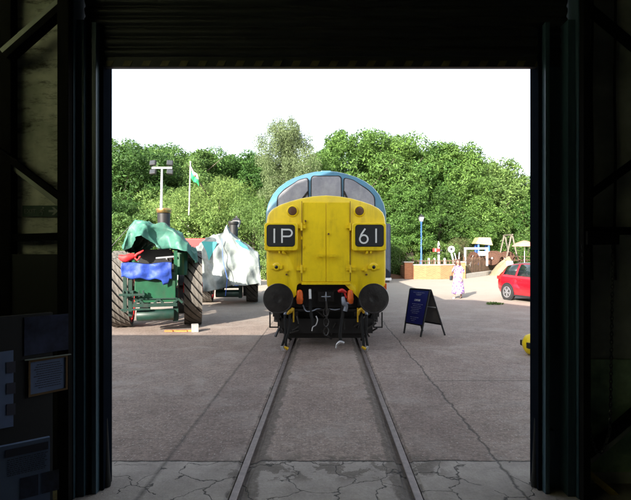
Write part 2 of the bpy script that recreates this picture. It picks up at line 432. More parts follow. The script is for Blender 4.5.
    con = ramp(noise_(3, 8, 0.7), [(0.3, (0.26, 0.225, 0.20)), (0.55, (0.37, 0.325, 0.29)), (0.75, (0.45, 0.40, 0.36))])
    con = mix(0.8, con, ramp(fine, [(0.3, (0.75, 0.75, 0.75)), (0.75, (1.2, 1.2, 1.2))]), 'MULTIPLY')
    tn = n.new('ShaderNodeTexNoise'); tn.inputs['Scale'].default_value = 3.0; tn.inputs['Detail'].default_value = 5
    l.new(P, tn.inputs['Vector'])
    va = n.new('ShaderNodeVectorMath'); va.operation = 'MULTIPLY_ADD'; va.inputs[1].default_value = (0.5, 0.5, 0)
    l.new(tn.outputs['Color'], va.inputs[0]); l.new(P, va.inputs[2])
    vo = n.new('ShaderNodeTexVoronoi'); vo.feature = 'DISTANCE_TO_EDGE'; vo.inputs['Scale'].default_value = 2.3
    l.new(va.outputs[0], vo.inputs['Vector'])
    crk = mth('MAXIMUM', mth('SUBTRACT', 1.0, mth('DIVIDE', vo.outputs['Distance'], 0.018)), 0)
    near = mth('LESS_THAN', mth('ABSOLUTE', mth('ADD', X, wob)), 1.25)
    dens = mth('MAXIMUM', mth('GREATER_THAN', noise_(0.9, 2), 0.55), near)
    crk = mth('MULTIPLY', mth('MULTIPLY', crk, apron), dens)
    base = mix(apron, base, con)
    # dirt packed beside the rails and over the crossing at the door
    dn = noise_(4, 6, 0.7)
    dr = n.new('ShaderNodeMath')
    rail_d = mth('ABSOLUTE', mth('SUBTRACT', mth('ABSOLUTE', mth('ADD', X, mth('MULTIPLY', wob2, 1.3))), 0.66))
    dirt = mth('MAXIMUM', mth('SUBTRACT', 1.0, mth('DIVIDE', rail_d, 0.15)), 0)
    dirt = mth('MINIMUM', mth('MAXIMUM', mth('MULTIPLY', mth('SUBTRACT', mth('MULTIPLY', mth('POWER', dirt, 0.6), mth('ADD', dn, 0.15)), 0.26), 9.0), 0), 0.9)
    patch = mth('MULTIPLY', band(Yw, 4.05, 4.62, 0.12), band(Xw, -1.0, 1.1, 0.2))
    patch = mth('MULTIPLY', patch, mth('GREATER_THAN', dn, 0.50))
    dirt = mth('MAXIMUM', dirt, mth('MULTIPLY', patch, 0.85))
    dcol = ramp(noise_(16, 7, 0.8), [(0.3, (0.055, 0.043, 0.034)), (0.5, (0.10, 0.08, 0.064)), (0.68, (0.20, 0.17, 0.145))])
    base = mix(mth('MULTIPLY', dirt, 0.85), base, dcol)
    dark = mth('MINIMUM', mth('MAXIMUM', seam, crk), 1)
    # oil stains
    oil = ramp(noise_(0.8, 4, 0.5, dist=0.6), [(0.60, (0, 0, 0)), (0.66, (1, 1, 1))])
    oilm = mth('MULTIPLY', mth('MULTIPLY', oil, band(X, -5.6, -2.2, 0.5)), band(Y, 8.8, 11.2, 0.5))
    base = mix(mth('MULTIPLY', oilm, 0.75), base, (0.05, 0.045, 0.045))
    base = mix(dark, base, (0.03, 0.027, 0.025))
    # yard colour turns paler further away
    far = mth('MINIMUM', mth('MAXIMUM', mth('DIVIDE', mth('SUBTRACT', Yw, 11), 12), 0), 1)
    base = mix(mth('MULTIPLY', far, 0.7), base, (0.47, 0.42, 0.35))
    l.new(base, b.inputs['Base Color'])
    h = mth('ADD', mth('MULTIPLY', mth('ADD', mid, mid2), 1.2), mth('MULTIPLY', fine, 0.35)); h = mth('ADD', h, mth('ADD', mth('MULTIPLY', grit, 0.25), mth('MULTIPLY', med, 1.2)))
    h = mth('SUBTRACT', h, mth('MULTIPLY', dark, 1.6))
    bp = n.new('ShaderNodeBump'); bp.inputs['Strength'].default_value = 0.6; bp.inputs['Distance'].default_value = 0.012
    l.new(h, bp.inputs['Height']); l.new(bp.outputs[0], b.inputs['Normal'])
    return m
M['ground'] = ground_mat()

def brick_mat(name, c1, c2, mortar, sx=1.0):
    m = mat(name, c1, 0.85)
    n = m.node_tree.nodes; l = m.node_tree.links
    tc = [q for q in n if q.type == 'TEX_COORD'][0]
    mp = n.new('ShaderNodeMapping'); mp.inputs['Rotation'].default_value = (R(90), 0, 0)
    l.new(tc.outputs['Object'], mp.inputs[0])
    bt = n.new('ShaderNodeTexBrick'); bt.inputs['Scale'].default_value = 1
    bt.inputs['Brick Width'].default_value = 0.225; bt.inputs['Row Height'].default_value = 0.075; bt.inputs['Mortar Size'].default_value = 0.006
    bt.inputs['Color1'].default_value = (*c1, 1); bt.inputs['Color2'].default_value = (*c2, 1); bt.inputs['Mortar'].default_value = (*mortar, 1)
    l.new(mp.outputs[0], bt.inputs['Vector']); l.new(bt.outputs[0], n['Principled BSDF'].inputs['Base Color'])
    return m
M['brick'] = brick_mat('orange brick', (0.36, 0.125, 0.05), (0.43, 0.17, 0.07), (0.36, 0.22, 0.14))

def plaster_mat():
    m = mat('stained cream green plaster', (0.34, 0.37, 0.26), 0.9, var=0.45, scale=1.3, bump=0.5, bscale=6, col2=(0.60, 0.58, 0.50))
    n = m.node_tree.nodes; l = m.node_tree.links
    b = n['Principled BSDF']; src = b.inputs['Base Color'].links[0].from_socket
    tc = [q for q in n if q.type == 'TEX_COORD'][0]
    mp = n.new('ShaderNodeMapping'); mp.inputs['Scale'].default_value = (2.2, 2.2, 7)
    l.new(tc.outputs['Object'], mp.inputs[0])
    nz = n.new('ShaderNodeTexNoise'); nz.inputs['Scale'].default_value = 1.6; nz.inputs['Detail'].default_value = 8; nz.inputs['Roughness'].default_value = 0.75
    l.new(mp.outputs[0], nz.inputs['Vector'])
    cr = n.new('ShaderNodeValToRGB'); e = cr.color_ramp.elements
    e[0].position = 0.36; e[0].color = (0.08, 0.07, 0.06, 1); e[1].position = 0.50; e[1].color = (1, 1, 1, 1)
    l.new(nz.outputs['Fac'], cr.inputs[0])
    mx = n.new('ShaderNodeMixRGB'); mx.blend_type = 'MULTIPLY'; mx.inputs[0].default_value = 0.85
    l.new(src, mx.inputs[1]); l.new(cr.outputs[0], mx.inputs[2]); l.new(mx.outputs[0], b.inputs['Base Color'])
    return m
M['plaster'] = plaster_mat()
def glow_pane_mat():  # translucent greenish pane, added to let light into the shed
    m = bpy.data.materials.new('added green glow pane'); m.use_nodes = True; n = m.node_tree.nodes; l = m.node_tree.links
    t = n.new('ShaderNodeBsdfTranslucent'); t.inputs[0].default_value = (0.80, 0.84, 0.64, 1)
    l.new(t.outputs[0], n['Material Output'].inputs[0]); return m
M['glowpane'] = glow_pane_mat()
M['plaster_dark'] = mat('dim green grey plaster', (0.42, 0.43, 0.38), 0.9, var=0.35, scale=1.3, bump=0.5, bscale=6, col2=(0.55, 0.55, 0.48))
M['wallglow'] = mat('pale green wall glow', (0.30, 0.48, 0.27), 0.8, var=0.5, scale=2.5, col2=(0.50, 0.68, 0.42))  # light on the lower right wall, put into the colour
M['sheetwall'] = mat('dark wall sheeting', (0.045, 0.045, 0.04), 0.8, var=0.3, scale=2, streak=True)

# ------------------------------------------------------------------ ground
def ground():
    bm = bmesh.new()
    xs = sorted(set([-300, -60, -20, -10, -6, -4, -3, -2, -1.45, 1.56, 2, 3, 4, 6, 10, 20, 60, 300] +
                    [round(s * v, 4) for s in (-1, 1) for v in (0.2, 0.45, 0.58, 0.60, 0.62, 0.635, 0.655, 0.674, 0.680, 0.752, 0.758, 0.775, 0.79, 0.82, 0.9, 1.1)] + [0]))
    ys = [-60, -10, -4, -1] + [1 + 0.06 * k for k in range(160)] + [10.8 + 0.25 * k for k in range(70)] + [30, 40, 60, 120, 900]
    V = {}
    for j, y in enumerate(ys):
        for i, x in enumerate(xs):
            z = 0.0
            a = abs(x)
            if 0.625 <= a <= 0.676: z = -0.020 + 0.012 * noise.noise(Vector((x * 9, y * 5, 0)))
            elif 0.615 <= a < 0.625: z = -0.006
            elif 0.752 < a <= 0.78: z = -0.010 + 0.006 * noise.noise(Vector((x * 9, y * 4, 2)))
            xx = x
            if 0.57 <= a <= 0.67: xx += (0.018 + 0.03 * max(0, (5.2 - y) / 2) * (y > 2)) * noise.noise(Vector((y * 3.3, x * 2, 4))) * (1 if a < 0.63 else 0.2)
            if 1 < y < 28 and a < 3 and z == 0: z += 0.006 * noise.noise(Vector((x * 1.5, y * 1.5, 7)))
            if a > 0.67 and a < 0.755: z = -0.03
            V[i, j] = bm.verts.new((xx, y, z))
    for j in range(len(ys) - 1):
        for i in range(len(xs) - 1):
            bm.faces.new((V[i, j], V[i + 1, j], V[i + 1, j + 1], V[i, j + 1]))
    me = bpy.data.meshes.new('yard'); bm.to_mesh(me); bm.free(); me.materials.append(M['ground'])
    o = bpy.data.objects.new('yard', me); C.objects.link(o)
    tag(o, 'worn grey brown tarmac yard with sunken rails and cracked concrete apron', None, kind='structure')
ground()

mb = MB()
for i, (x0, x1, y0, y1) in enumerate(((-200, -9.5, 30, 300), (-9.5, 5.2, 41, 300))):
    mb.bb(x0, x1, y0, y1, 0.02, 0.10)
tag(mb.build('grass_verge', M['grass'], bevel=0.02), 'rough grass verge below the trees', None, kind='structure')
mb = MB()
mb.prism([(5.9, 36.5), (10.4, 36.5), (13, 44), (22, 60), (60, 64), (120, 120), (120, 300), (5.3, 300), (5.3, 44)],
         lambda p: Vector((p[0], p[1], 0.0)), lambda p: Vector((p[0], p[1], 0.85)))
tag(mb.build('raised_garden', M['grass']), 'raised garden ground behind the low brick wall', None, kind='structure')

# rails
for sx, lab in ((-1, 'worn steel rail set in the tarmac, left rail of the track'), (1, 'worn steel rail set in the tarmac, right rail of the track')):
    rail = thing('rail', lab, 'rail', (sx * 0.7155, 0, 0), group='rails sunk in the yard')
    mb = MB()
    prof = [(-0.018, -0.15), (0.018, -0.15), (0.018, -0.04), (0.028, -0.028), (0.029, 0.0), (0.024, 0.004), (-0.024, 0.004), (-0.029, 0.0), (-0.028, -0.028), (-0.018, -0.04)]
    mb.rings([[Vector((x, y, z)) for x, z in prof] for y in (-6, 30.0)])
    mb.build('rail_head', M['railtop'], rail)

# ------------------------------------------------------------------ the shed we look out of
WY0, WY1 = 4.02, 4.30
shed = thing('shed_building', 'dark engine shed with an open roller door seen from inside', 'building', (0, WY1, 0))
XL, XR = -4.8, 4.9
def wallblock(pts, name, m):
    mb = MB(); mb.prism(pts, lambda p: Vector((p[0], WY0, p[1])), lambda p: Vector((p[0], WY1, p[1])))
    return mb.build(name, m, shed, world=True)
wallblock([(XL, 0.0), (-1.97, 0.0), (-1.97, 7.15), (-3.0, 7.15), (-4.2, 6.5), (XL, 5.4)], 'front_wall', M['plaster'])
wallblock([(1.97, 0.0), (XR, 0.0), (XR, 4.5), (1.97, 5.5)], 'front_wall', M['plaster_dark'])
wallblock([(-1.967, 4.35), (1.967, 4.35), (1.967, 5.5), (0.5, 6.0), (-1.1, 6.7), (-1.967, 7.0)], 'door_lintel', M['darksteel'])
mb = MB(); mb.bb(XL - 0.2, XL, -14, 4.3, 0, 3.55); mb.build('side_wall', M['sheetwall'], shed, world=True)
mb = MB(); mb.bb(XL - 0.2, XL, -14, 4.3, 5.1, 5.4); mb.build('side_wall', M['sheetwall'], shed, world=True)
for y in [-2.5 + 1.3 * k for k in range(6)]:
    mb = MB(); mb.bb(XL - 0.15, XL - 0.02, y, y + 0.06, 3.552, 5.098); mb.build('added_mullion', M['darksteel'], shed, world=True)  # bars across the added panes, out of view
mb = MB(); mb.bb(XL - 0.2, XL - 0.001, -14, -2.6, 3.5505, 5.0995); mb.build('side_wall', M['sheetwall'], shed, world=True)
mb = MB(); mb.bb(XL - 0.10, XL - 0.09, -2.6, 4.28, 3.552, 5.098); mb.build('added_glow_panes', M['glowpane'], shed, world=True)  # unseen panes added in the left wall to brighten the interior
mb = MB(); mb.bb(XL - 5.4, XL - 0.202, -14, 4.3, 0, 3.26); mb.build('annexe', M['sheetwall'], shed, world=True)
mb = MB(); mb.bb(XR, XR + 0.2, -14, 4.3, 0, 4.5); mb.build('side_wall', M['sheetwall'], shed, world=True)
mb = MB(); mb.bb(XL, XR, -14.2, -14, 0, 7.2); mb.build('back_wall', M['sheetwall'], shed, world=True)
mb = MB()
rp = [(XL - 0.2, 5.4), (-4.2, 6.5), (-3.0, 7.15), (-1.933, 7.05), (-1.1, 6.7), (0.5, 6.0), (XR + 0.2, 4.45)]
mb.prism(rp + [(x, z + 0.12) for x, z in reversed(rp)], lambda p: Vector((p[0], -14, p[1])), lambda p: Vector((p[0], 4.3, p[1])))
roof = mb.build('roof', M['shedroof'], shed, world=True)
mb = MB(); mb.bb(XL, XR, -14, 3.7, -0.05, 0.004)
tag(mb.build('shed_floor', M['concrete']), 'dim concrete floor inside the shed', None, kind='structure')
mb = MB(); mb.bb(2.01, XR, 4.005, 4.018, 0.10, 1.02); mb.build('lit_wall_patch', M['wallglow'], shed, world=True)  # added panel, its brighter green stands in for light on the wall
# steel columns and bracing against the wall
def part_bar(name, a, b, wd, h, m):
    mb = MB(); mb.bar(a, b, wd, h, up=(0, 1, 0)); return mb.build(name, m, shed, bevel=0.004, world=True)
def wp(x, y, Y): return at(x, y, Y)
mb = MB(); mb.bb(-2.03, -1.945, 3.70, 4.02, 0, 5.2); mb.build('column', M['darksteel'], shed, bevel=0.004, world=True)
mb = MB(); mb.bb(-2.75, -2.53, 3.93, 4.02, 0, 5.2); mb.build('column', M['darksteel'], shed, bevel=0.004, world=True)
mb = MB(); mb.bb(1.945, 2.0, 3.70, 4.02, 0, 5.2); mb.build('column', M['darksteel'], shed, bevel=0.004, world=True)
def brace(p, q, Y=3.9, wd=0.09, lip=True):
    a, b = wp(*p, Y), wp(*q, Y)
    mb = MB(); mb.bar(a, b, 0.05, wd, up=(0, 0, 1)); o = mb.build('brace', M['darksteel'], shed, world=True)
    if lip:
        d = (b - a).normalized(); nrm = Vector((-d.z, 0, d.x));
        if nrm.z > 0: nrm = -nrm
        k = nrm * (wd * 0.5 + 0.022) + Vector((0, -0.035, 0))
        mb = MB(); mb.bar(a + k, b + k, 0.035, 0.012); mb.build('brace_lip', M['galv2'], o, world=False).matrix_parent_inverse = Matrix.Identity(4)
M['galv2'] = mat('worn galvanised edge', (0.26, 0.27, 0.23), 0.55, 0.2)
def brace2(p, q, Y=3.9, wd=0.09, lip=0, m='darksteel'):
    a, b = wp(*p, Y), wp(*q, Y)
    o = part_bar('brace', a, b, 0.05, wd, M[m])
    if lip:
        d = (b - a).normalized(); nrm = Vector((-d.z, 0, d.x)) * lip
        k = nrm * (wd * 0.5 + 0.010) + Vector((0, -0.02, 0))
        mb = MB(); mb.bar(a + k, b + k, 0.035, 0.014, up=(0, 1, 0))
        q_ = mb.build('lip', M['galv2'], None)
        q_.data.transform(Matrix.Translation(-shed.location)); q_.parent = o
brace2((78, -4), (8, 58), wd=0.10, lip=-1)
brace2((-2, 150), (76, 209), wd=0.045)
brace2((12, 166), (70, 212), wd=0.012, Y=3.97, m='galv2')
brace2((572, 208), (640, 158), wd=0.08)
brace2((572, -5), (640, 52), wd=0.07)
brace2((572, 466), (640, 408), wd=0.09, lip=-1)
brace2((574, 461), (626, 504), wd=0.022, m='yrod', Y=3.84)
part_bar('wall_rail', wp(578, 231, 3.95), wp(646, 231, 3.95), 0.06, 0.05, M['darksteel'])
part_bar('wall_rail', wp(8, 238, 3.97), wp(76, 236, 3.97), 0.06, 0.05, M['darksteel'])
for x in (592, 615):
    mb = MB(); mb.tube([wp(x + 0.6 * math.sin(k * 1.3), -20 + 30 * k, 3.985) for k in range(11)], 0.010); mb.build('conduit', M['cable'], shed, smooth=60, world=True)
# dark dado boards in the lower left, under the picture height
mb = MB(); mb.bb(-2.53, -2.035, 3.94, 4.015, 0.02, 1.88); mb.build('dado_board', M['boardblack'], shed, world=True)

# roller shutter
rs = thing('roller_shutter', 'ribbed steel roller shutter rolled part way up over the doorway', 'roller shutter', (0, 3.95, 0))
mb = MB()
prof = []
z0 = 3.465; pitch = 0.082
for k in range(15):
    for a in range(7):
        t = a / 6
        prof.append((-0.020 * math.sin(math.pi * t) ** 0.7, z0 + pitch * (k + t * 0.86)))
mb.rings([[Vector((x, 3.93 + d, z)) for d, z in prof] + [Vector((x, 3.965, prof[-1][1])), Vector((x, 3.965, z0))] for x in (-1.93, 1.93)])
mb.build('curtain', M['shutter'], rs, smooth=35, world=True)
mb = MB(); mb.bb(-1.93, 1.93, 3.925, 3.975, 3.380, 3.462); bbx = mb.build('bottom_bar', M['shutter'], rs, bevel=0.004, world=True)
for i in range(24):
    x = -1.78 + i * 0.15
    mb = MB(); mb.prism([(x, 3.386), (x + 0.06, 3.386), (x + 0.082, 3.428), (x + 0.022, 3.428)], lambda p: Vector((p[0], 3.9205, p[1])), lambda p: Vector((p[0], 3.924, p[1])))
    if i == 0: st = mb
    else:
        for f in mb.bm.faces: st.face([v.co.copy() for v in f.verts])
so = st.build('hazard_stripes', M['hazyel'], None); so.data.transform(Matrix.Translation(-rs.location)); so.parent = bbx
for sx, X0, X1 in ((-1, -1.965, -1.772), (1, 1.69, 1.965)):
    mb = MB()
    inner, outer = (X1, X0) if sx < 0 else (X0, X1)
    w_ = abs(X1 - X0)
    # channel shaped guide: flange, lip strips, web set back
    mb.bb(min(inner, inner - sx * -0.028), max(inner, inner + sx * 0.028), 3.90, 4.06, 0.0, 3.70)
    mb.build('flange', M['flange'], rs, bevel=0.004, world=True); mb = MB()
    mb.bb(*sorted((inner + sx * 0.030, inner + sx * 0.065)), 3.84, 4.0, 0.0, 3.70)
    mb.bb(*sorted((inner + sx * 0.067, inner + sx * (w_ - 0.085))), 3.93, 4.0, 0.0, 3.70)
    mb.bb(*sorted((inner + sx * (w_ - 0.088), inner + sx * (w_ - 0.03))), 3.80, 4.0, 0.0, 3.70)
    mb.bb(*sorted((inner + sx * (w_ - 0.028), inner + sx * w_)), 3.76, 4.0, 0.0, 4.4)
    g = mb.build('guide_rail', M['post'], rs, bevel=0.004, world=True)
    # swollen foot and latches
    for z in (0.35, 2.35, 2.65):
        mb = MB(); mb.bb(*sorted((inner + sx * 0.08, inner + sx * 0.13)), 3.895, 3.925, z, z + 0.13)
        q = mb.build('latch', M['post'], None, bevel=0.006); q.data.transform(Matrix.Translation(-rs.location)); q.parent = g
    mb = MB()
    mb.lathe([(0, 0.035), (0.04, 0.04), (0.12, 0.03), (0.55, 0.012)], (inner + sx * 0.01, 3.97, 0.0), (0, 0, 1), 16)
    q = mb.build('rubber_buffer', M['rubber'], None, smooth=50); q.data.transform(Matrix.Translation(-rs.location)); q.parent = g

# hanging chain on the right wall
ch = thing('hand_chain', 'black hoist chain hanging in a long loop by the right door column', 'chain', wp(600, 300, 3.72))
mb = MB()
pts = []
for k in range(31):
    t = k / 30
    if t < 0.45: pts.append((583 + 6 * (t / 0.45), 245 + 185 * (t / 0.45)))
    elif t < 0.6:
        a = (t - 0.45) / 0.15; pts.append((589 + 21 * a, 430 + 24 * math.sin(math.pi * a)))
    else: pts.append((610 + 3 * ((t - 0.6) / 0.4), 430 - 190 * ((t - 0.6) / 0.4)))
P3 = [wp(x, y, 3.72) for x, y in pts]
def resample(P, step):
    out = [P[0]]; acc = 0
    for a, b in zip(P, P[1:]):
        L = (b - a).length; t = step - acc
        while t < L:
            out.append(a.lerp(b, t / L)); t += step
        acc = (acc + L) % step
    return out
rp_ = resample(P3, 0.03)
for i in range(len(rp_) - 1):
    a, b = rp_[i], rp_[i + 1]; d = (b - a).normalized(); u = d.cross(Vector((0, 1, 0))).normalized()
    if i % 2: u = Vector((0, 1, 0))
    c = (a + b) / 2
    mb.tube([c + d * 0.021 * math.cos(q * math.pi / 4) + u * 0.010 * math.sin(q * math.pi / 4) for q in range(9)], 0.004, 5)
mb.build('links', M['cable'], ch, smooth=60, world=True)
hk = MB(); hk.bb(-0.12, 0.12, -0.05, 0.20, 0.80, 0.9); o_ = hk.build('hoist_bracket', M['darksteel'], ch, bevel=0.01)
o_.location = (0, 0.0, -0.38)

# exit sign
p = wp(41, 211, 4.0)
ex = thing('exit_sign', 'small green exit sign with running figure and arrow on the left wall', 'sign', (p.x, 4.012, p.z))
mb = MB(); mb.bb(-0.155, 0.155, -0.006, 0.0, -0.045, 0.045); mb.build('sign_plate', M['exitgreen'], ex)
mb = MB()
for (x0, x1, z0, z1) in ((-0.145, -0.055, -0.036, 0.036),): pass
# arrow
mb.prism([(0.06, -0.009), (0.105, -0.009), (0.085, -0.032), (0.103, -0.032), (0.135, 0.0), (0.103, 0.032), (0.085, 0.032), (0.105, 0.009), (0.06, 0.009)], lambda p: Vector((p[0], -0.009, p[1])), lambda p: Vector((p[0], -0.0065, p[1])))
# running man between
mb.cyl((0.016, -0.009, 0.026), (0.016, -0.0065, 0.026), 0.007, n=10)
for a, b in (((0.008, 0.016), (-0.004, -0.006)), ((-0.004, -0.006), (0.014, -0.016)), ((0.014, -0.016), (0.006, -0.034)), ((-0.004, -0.006), (-0.024, -0.022)), ((0.008, 0.014), (0.026, 0.002)), ((0.006, 0.014), (-0.014, 0.006))):
    mb.bar((a[0], -0.0078, a[1]), (b[0], -0.0078, b[1]), 0.0025, 0.007, up=(0, 1, 0))
mb.build('pictogram', M['signwhite'], ex)
text('EXIT', 0.05, (-0.145, -0.007, -0.018), (R(90), 0, 0), M['signwhite'], ex)

# display boards on a partition at lower left
def board_frame(ang, org):
    u = Vector((math.cos(ang), math.sin(ang), 0)); nrm = Vector((math.sin(ang), -math.cos(ang), 0))
    return u, nrm
def ray_plane(x, y, org, nrm):
    d = at(x, y, 1.0) - Vector((0, 0, CAMH)); o = Vector((0, 0, CAMH))
    t = (org - o).dot(nrm) / d.dot(nrm)
    return o + d * t
# wall-mounted frames hang on an angled dark partition
ANG = R(50)
org = Vector((-1.98, 3.55, 0)); u, nrm = board_frame(ANG, org)
part = thing('partition_board', 'black angled partition board standing by the left door column', 'partition', (org.x, org.y, 0))
mb = MB()
a0, a1 = org - u * 1.15, org
mb.rings([[Vector((a0.x, a0.y, z)), Vector((a1.x, a1.y, z)), Vector((a1.x, a1.y, z)) - nrm * 0.04, Vector((a0.x, a0.y, z)) - nrm * 0.04] for z in (0.0, 1.46)])
mb.build('panel', M['boardblack'], part, world=True)
def on_board(x, y, off=0.0): return ray_plane(x, y, org, nrm) + nrm * off
def hung(name, label, cat, quad, depth, m, fm=None, fw=0.014):
    P4 = [on_board(x, y) for x, y in quad]
    c = sum(P4, Vector()) / 4
    us = [(p - org).dot(u) for p in P4]; zs = [p.z for p in P4]
    u0, u1 = (us[0] + us[3]) / 2, (us[1] + us[2]) / 2; z1, z0 = (zs[0] + zs[1]) / 2, (zs[2] + zs[3]) / 2
    t = thing(name, label, cat, org + u * (u0 + u1) / 2 + Vector((0, 0, (z0 + z1) / 2)), ANG)
    W, H = (u1 - u0) / 2, (z1 - z0) / 2
    mb = MB(); mb.bb(-W, W, -depth, -0.001, -H, H); mb.build('print', m, t)
    if fm:
        mb = MB()
        for b in ((-W - fw, W + fw, H, H + fw), (-W - fw, W + fw, -H - fw, -H), (-W - fw, -W, -H, H), (W, W + fw, -H, H)):
            mb.bb(b[0], b[1], -depth - 0.008, 0.0, b[2], b[3])
        mb.build('frame', fm, t, bevel=0.002)
    return t, W, H
t, W, H = hung('framed_notice', 'gilt framed notice with lines of small print on the dark partition', 'notice', [(30, 362), (65, 357), (65, 388), (30, 394)], 0.006, M['paper'], M['gold'])
mb = MB(); rnd = random.Random(3)
for k in range(11):
    z = H * 0.78 - k * H * 0.145
    x = -W * (0.55 + 0.3 * rnd.random())
    while x < W * 0.7:
        l_ = rnd.uniform(0.006, 0.018); mb.bb(x, x + l_, -0.0085, -0.0065, z - 0.0022, z + 0.0022); x += l_ + 0.004
mb.build('printed_lines', M['ink'], t)
hung('landscape_photograph', 'dark blue landscape photograph with thin white lower edge above the framed notice', 'photograph', [(24, 318), (68, 313), (68, 350), (24, 355)], 0.006, M['photo'])
mb = MB(); mb.bar(on_board(24, 360, 0.012), on_board(70, 354, 0.012), 0.02, 0.006); q = mb.build('picture_ledge', M['signwhite'], None)
q.data.transform(Matrix.Translation(-part.location)); q.parent = part
# information panel leaning in the corner at lower left
pa = thing('information_panel', 'large display panel with text columns and photographs leaning at lower left corner', 'display board', (-2.1, 3.0, 0))
org2 = Vector((-1.85, 3.22, 0)); ang2 = R(38); u2, n2 = board_frame(ang2, org2)
def on2(x, y, off): return ray_plane(x, y, org2, n2) + n2 * off
def quad2(mb, x0, x1, ytl, ytr, hb, ht, off, th=0.003):
    pass
mb = MB()
def pl(mb, ua, ub, za, zb, o0, o1):
    q = [org2 + u2 * a + Vector((0, 0, z)) for a, z in ((ua, za), (ub, za), (ub, zb), (ua, zb))]
    mb.rings([[p + n2 * o0 for p in q], [p + n2 * o1 for p in q]])
tl = on2(-6, 452, 0); tr = on2(50, 437, 0)
ua, ub, zt = (tl - org2).dot(u2), (tr - org2).dot(u2), tr.z
pl(mb, ua - 0.3, ub, 0.0, zt, -0.03, 0.0); mb.build('panel', M['paper'], pa, world=True)
mb = MB()
pl(mb, ua + 0.06, ub - 0.01, zt - 0.075, zt - 0.025, 0.0005, 0.003)
pl(mb, ua - 0.25, ua + 0.03, zt - 0.09, zt - 0.045, 0.0005, 0.003)
rnd = random.Random(5)
for k in range(9):
    z = zt - 0.095 - k * 0.0125
    x = ua + 0.07
    while x < ub - 0.03:
        l_ = rnd.uniform(0.006, 0.02); pl(mb, x, x + l_, z, z + 0.0045, 0.0005, 0.002); x += l_ + 0.005
mb.build('printed_lines', M['ink'], pa, world=True)
for a, b in ((0.14, 0.24), (0.26, 0.36)):
    mb = MB(); pl(mb, ua + a, ua + b, zt - 0.36, zt - 0.225, 0.0005, 0.003); mb.build('printed_photograph', M['photo'], pa, world=True)
# poster further left
po = thing('wall_poster', 'pale bluish poster with a dark picture column at far left edge', 'poster', (-2.35, 3.3, 1.2), R(50))
P4 = [on_board(-8, 353), on_board(13, 350), on_board(13, 426), on_board(-8, 430)]
mb = MB(); mb.rings([[p + nrm * 0.003 for p in P4], [p + nrm * 0.008 for p in P4]]); mb.build('sheet', M['paper'], po, world=True)
for y0 in (362, 383, 404):
    P4 = [on_board(6, y0), on_board(15, y0 - 1), on_board(15, y0 + 10), on_board(6, y0 + 11)]
    mb = MB(); mb.rings([[p + nrm * 0.009 for p in P4], [p + nrm * 0.012 for p in P4]]); mb.build('printed_picture', M['ink'], po, world=True)

# ------------------------------------------------------------------ locomotive
LY = 9.55
loco = thing('diesel_locomotive', 'blue diesel locomotive with full yellow nose and headcode 1P 61', 'locomotive', (0, LY, 0))
half = [(0, 1.285), (0.51, 1.285), (0.56, 1.27), (0.59, 1.235), (0.603, 1.16), (0.606, 1.04), (0.64, 1.0), (0.69, 1.01), (0.9, 1.10), (1.12, 1.19), (1.16, 1.27), (1.17, 1.5), (1.17, 2.0), (1.17, 2.50), (1.155, 2.60), (1.12, 2.685), (1.04, 2.765), (0.89, 2.845), (0.7, 2.91), (0.5, 2.965), (0.25, 3.008), (0, 3.025)]
n1 = len(half)
# nose: symmetrical strips so that the front stays flat
def nose_ring(sx, sz, dy, top=0, rake=0):
    r = []
    cz = 2.0
    pts = half + [(-x, z) for x, z in reversed(half[1:-1])]
    for x, z in pts:
        zz = cz + (z - cz) * sz + (top * max(0, (z - 2.5)) / 0.525)
        r.append(Vector((x * sx, dy + rake * max(0, z - 1.3), zz)))
    return r
mb = MB()
rr = [nose_ring(0.955, 0.965, 0.0, rake=0.03), nose_ring(0.983, 0.987, 0.012, rake=0.03), nose_ring(0.998, 0.999, 0.05, rake=0.03), nose_ring(1.0, 1.0, 0.10, rake=0.025),
      nose_ring(1.05, 1.0, 0.7, 0.06), nose_ring(1.11, 1.0, 1.42, 0.13)]
mb.rings(rr, cap0=False, cap1=False)
mb.bm.verts.ensure_lookup_table()
V0 = mb.bm.verts[:]
ring0 = V0[:len(rr[0])]
N = len(ring0)
# front cap: quads between right and left points of equal height
def cap_strips(bm, ring):
    N = len(ring); top = (N) // 2
    for i in range(top):
        a, b = ring[i], ring[(i + 1)]
        c, d = ring[(N - i - 1) % N], ring[(N - i) % N]
        vs = []
        for v in (a, b, c, d):
            if v not in vs: vs.append(v)
        if len(vs) > 2:
            try: bm.faces.new(vs)
            except ValueError: pass
# the lower edge is not monotonic: fill it as an ngon and triangulate
f = mb.bm.faces.new(list(reversed(ring0)))
bmesh.ops.triangulate(mb.bm, faces=[f], ngon_method='EAR_CLIP')
nose = mb.build('nose', M['yellow'], loco, smooth=40)
# ledge above the recess
mb = MB(); mb.bb(-0.475, 0.475, -0.03, 0.02, 1.275, 1.315); mb.build('ledge', M['yellow2'], loco, bevel=0.006)
FR = lambda z: 0.03 * max(0, z - 1.3)
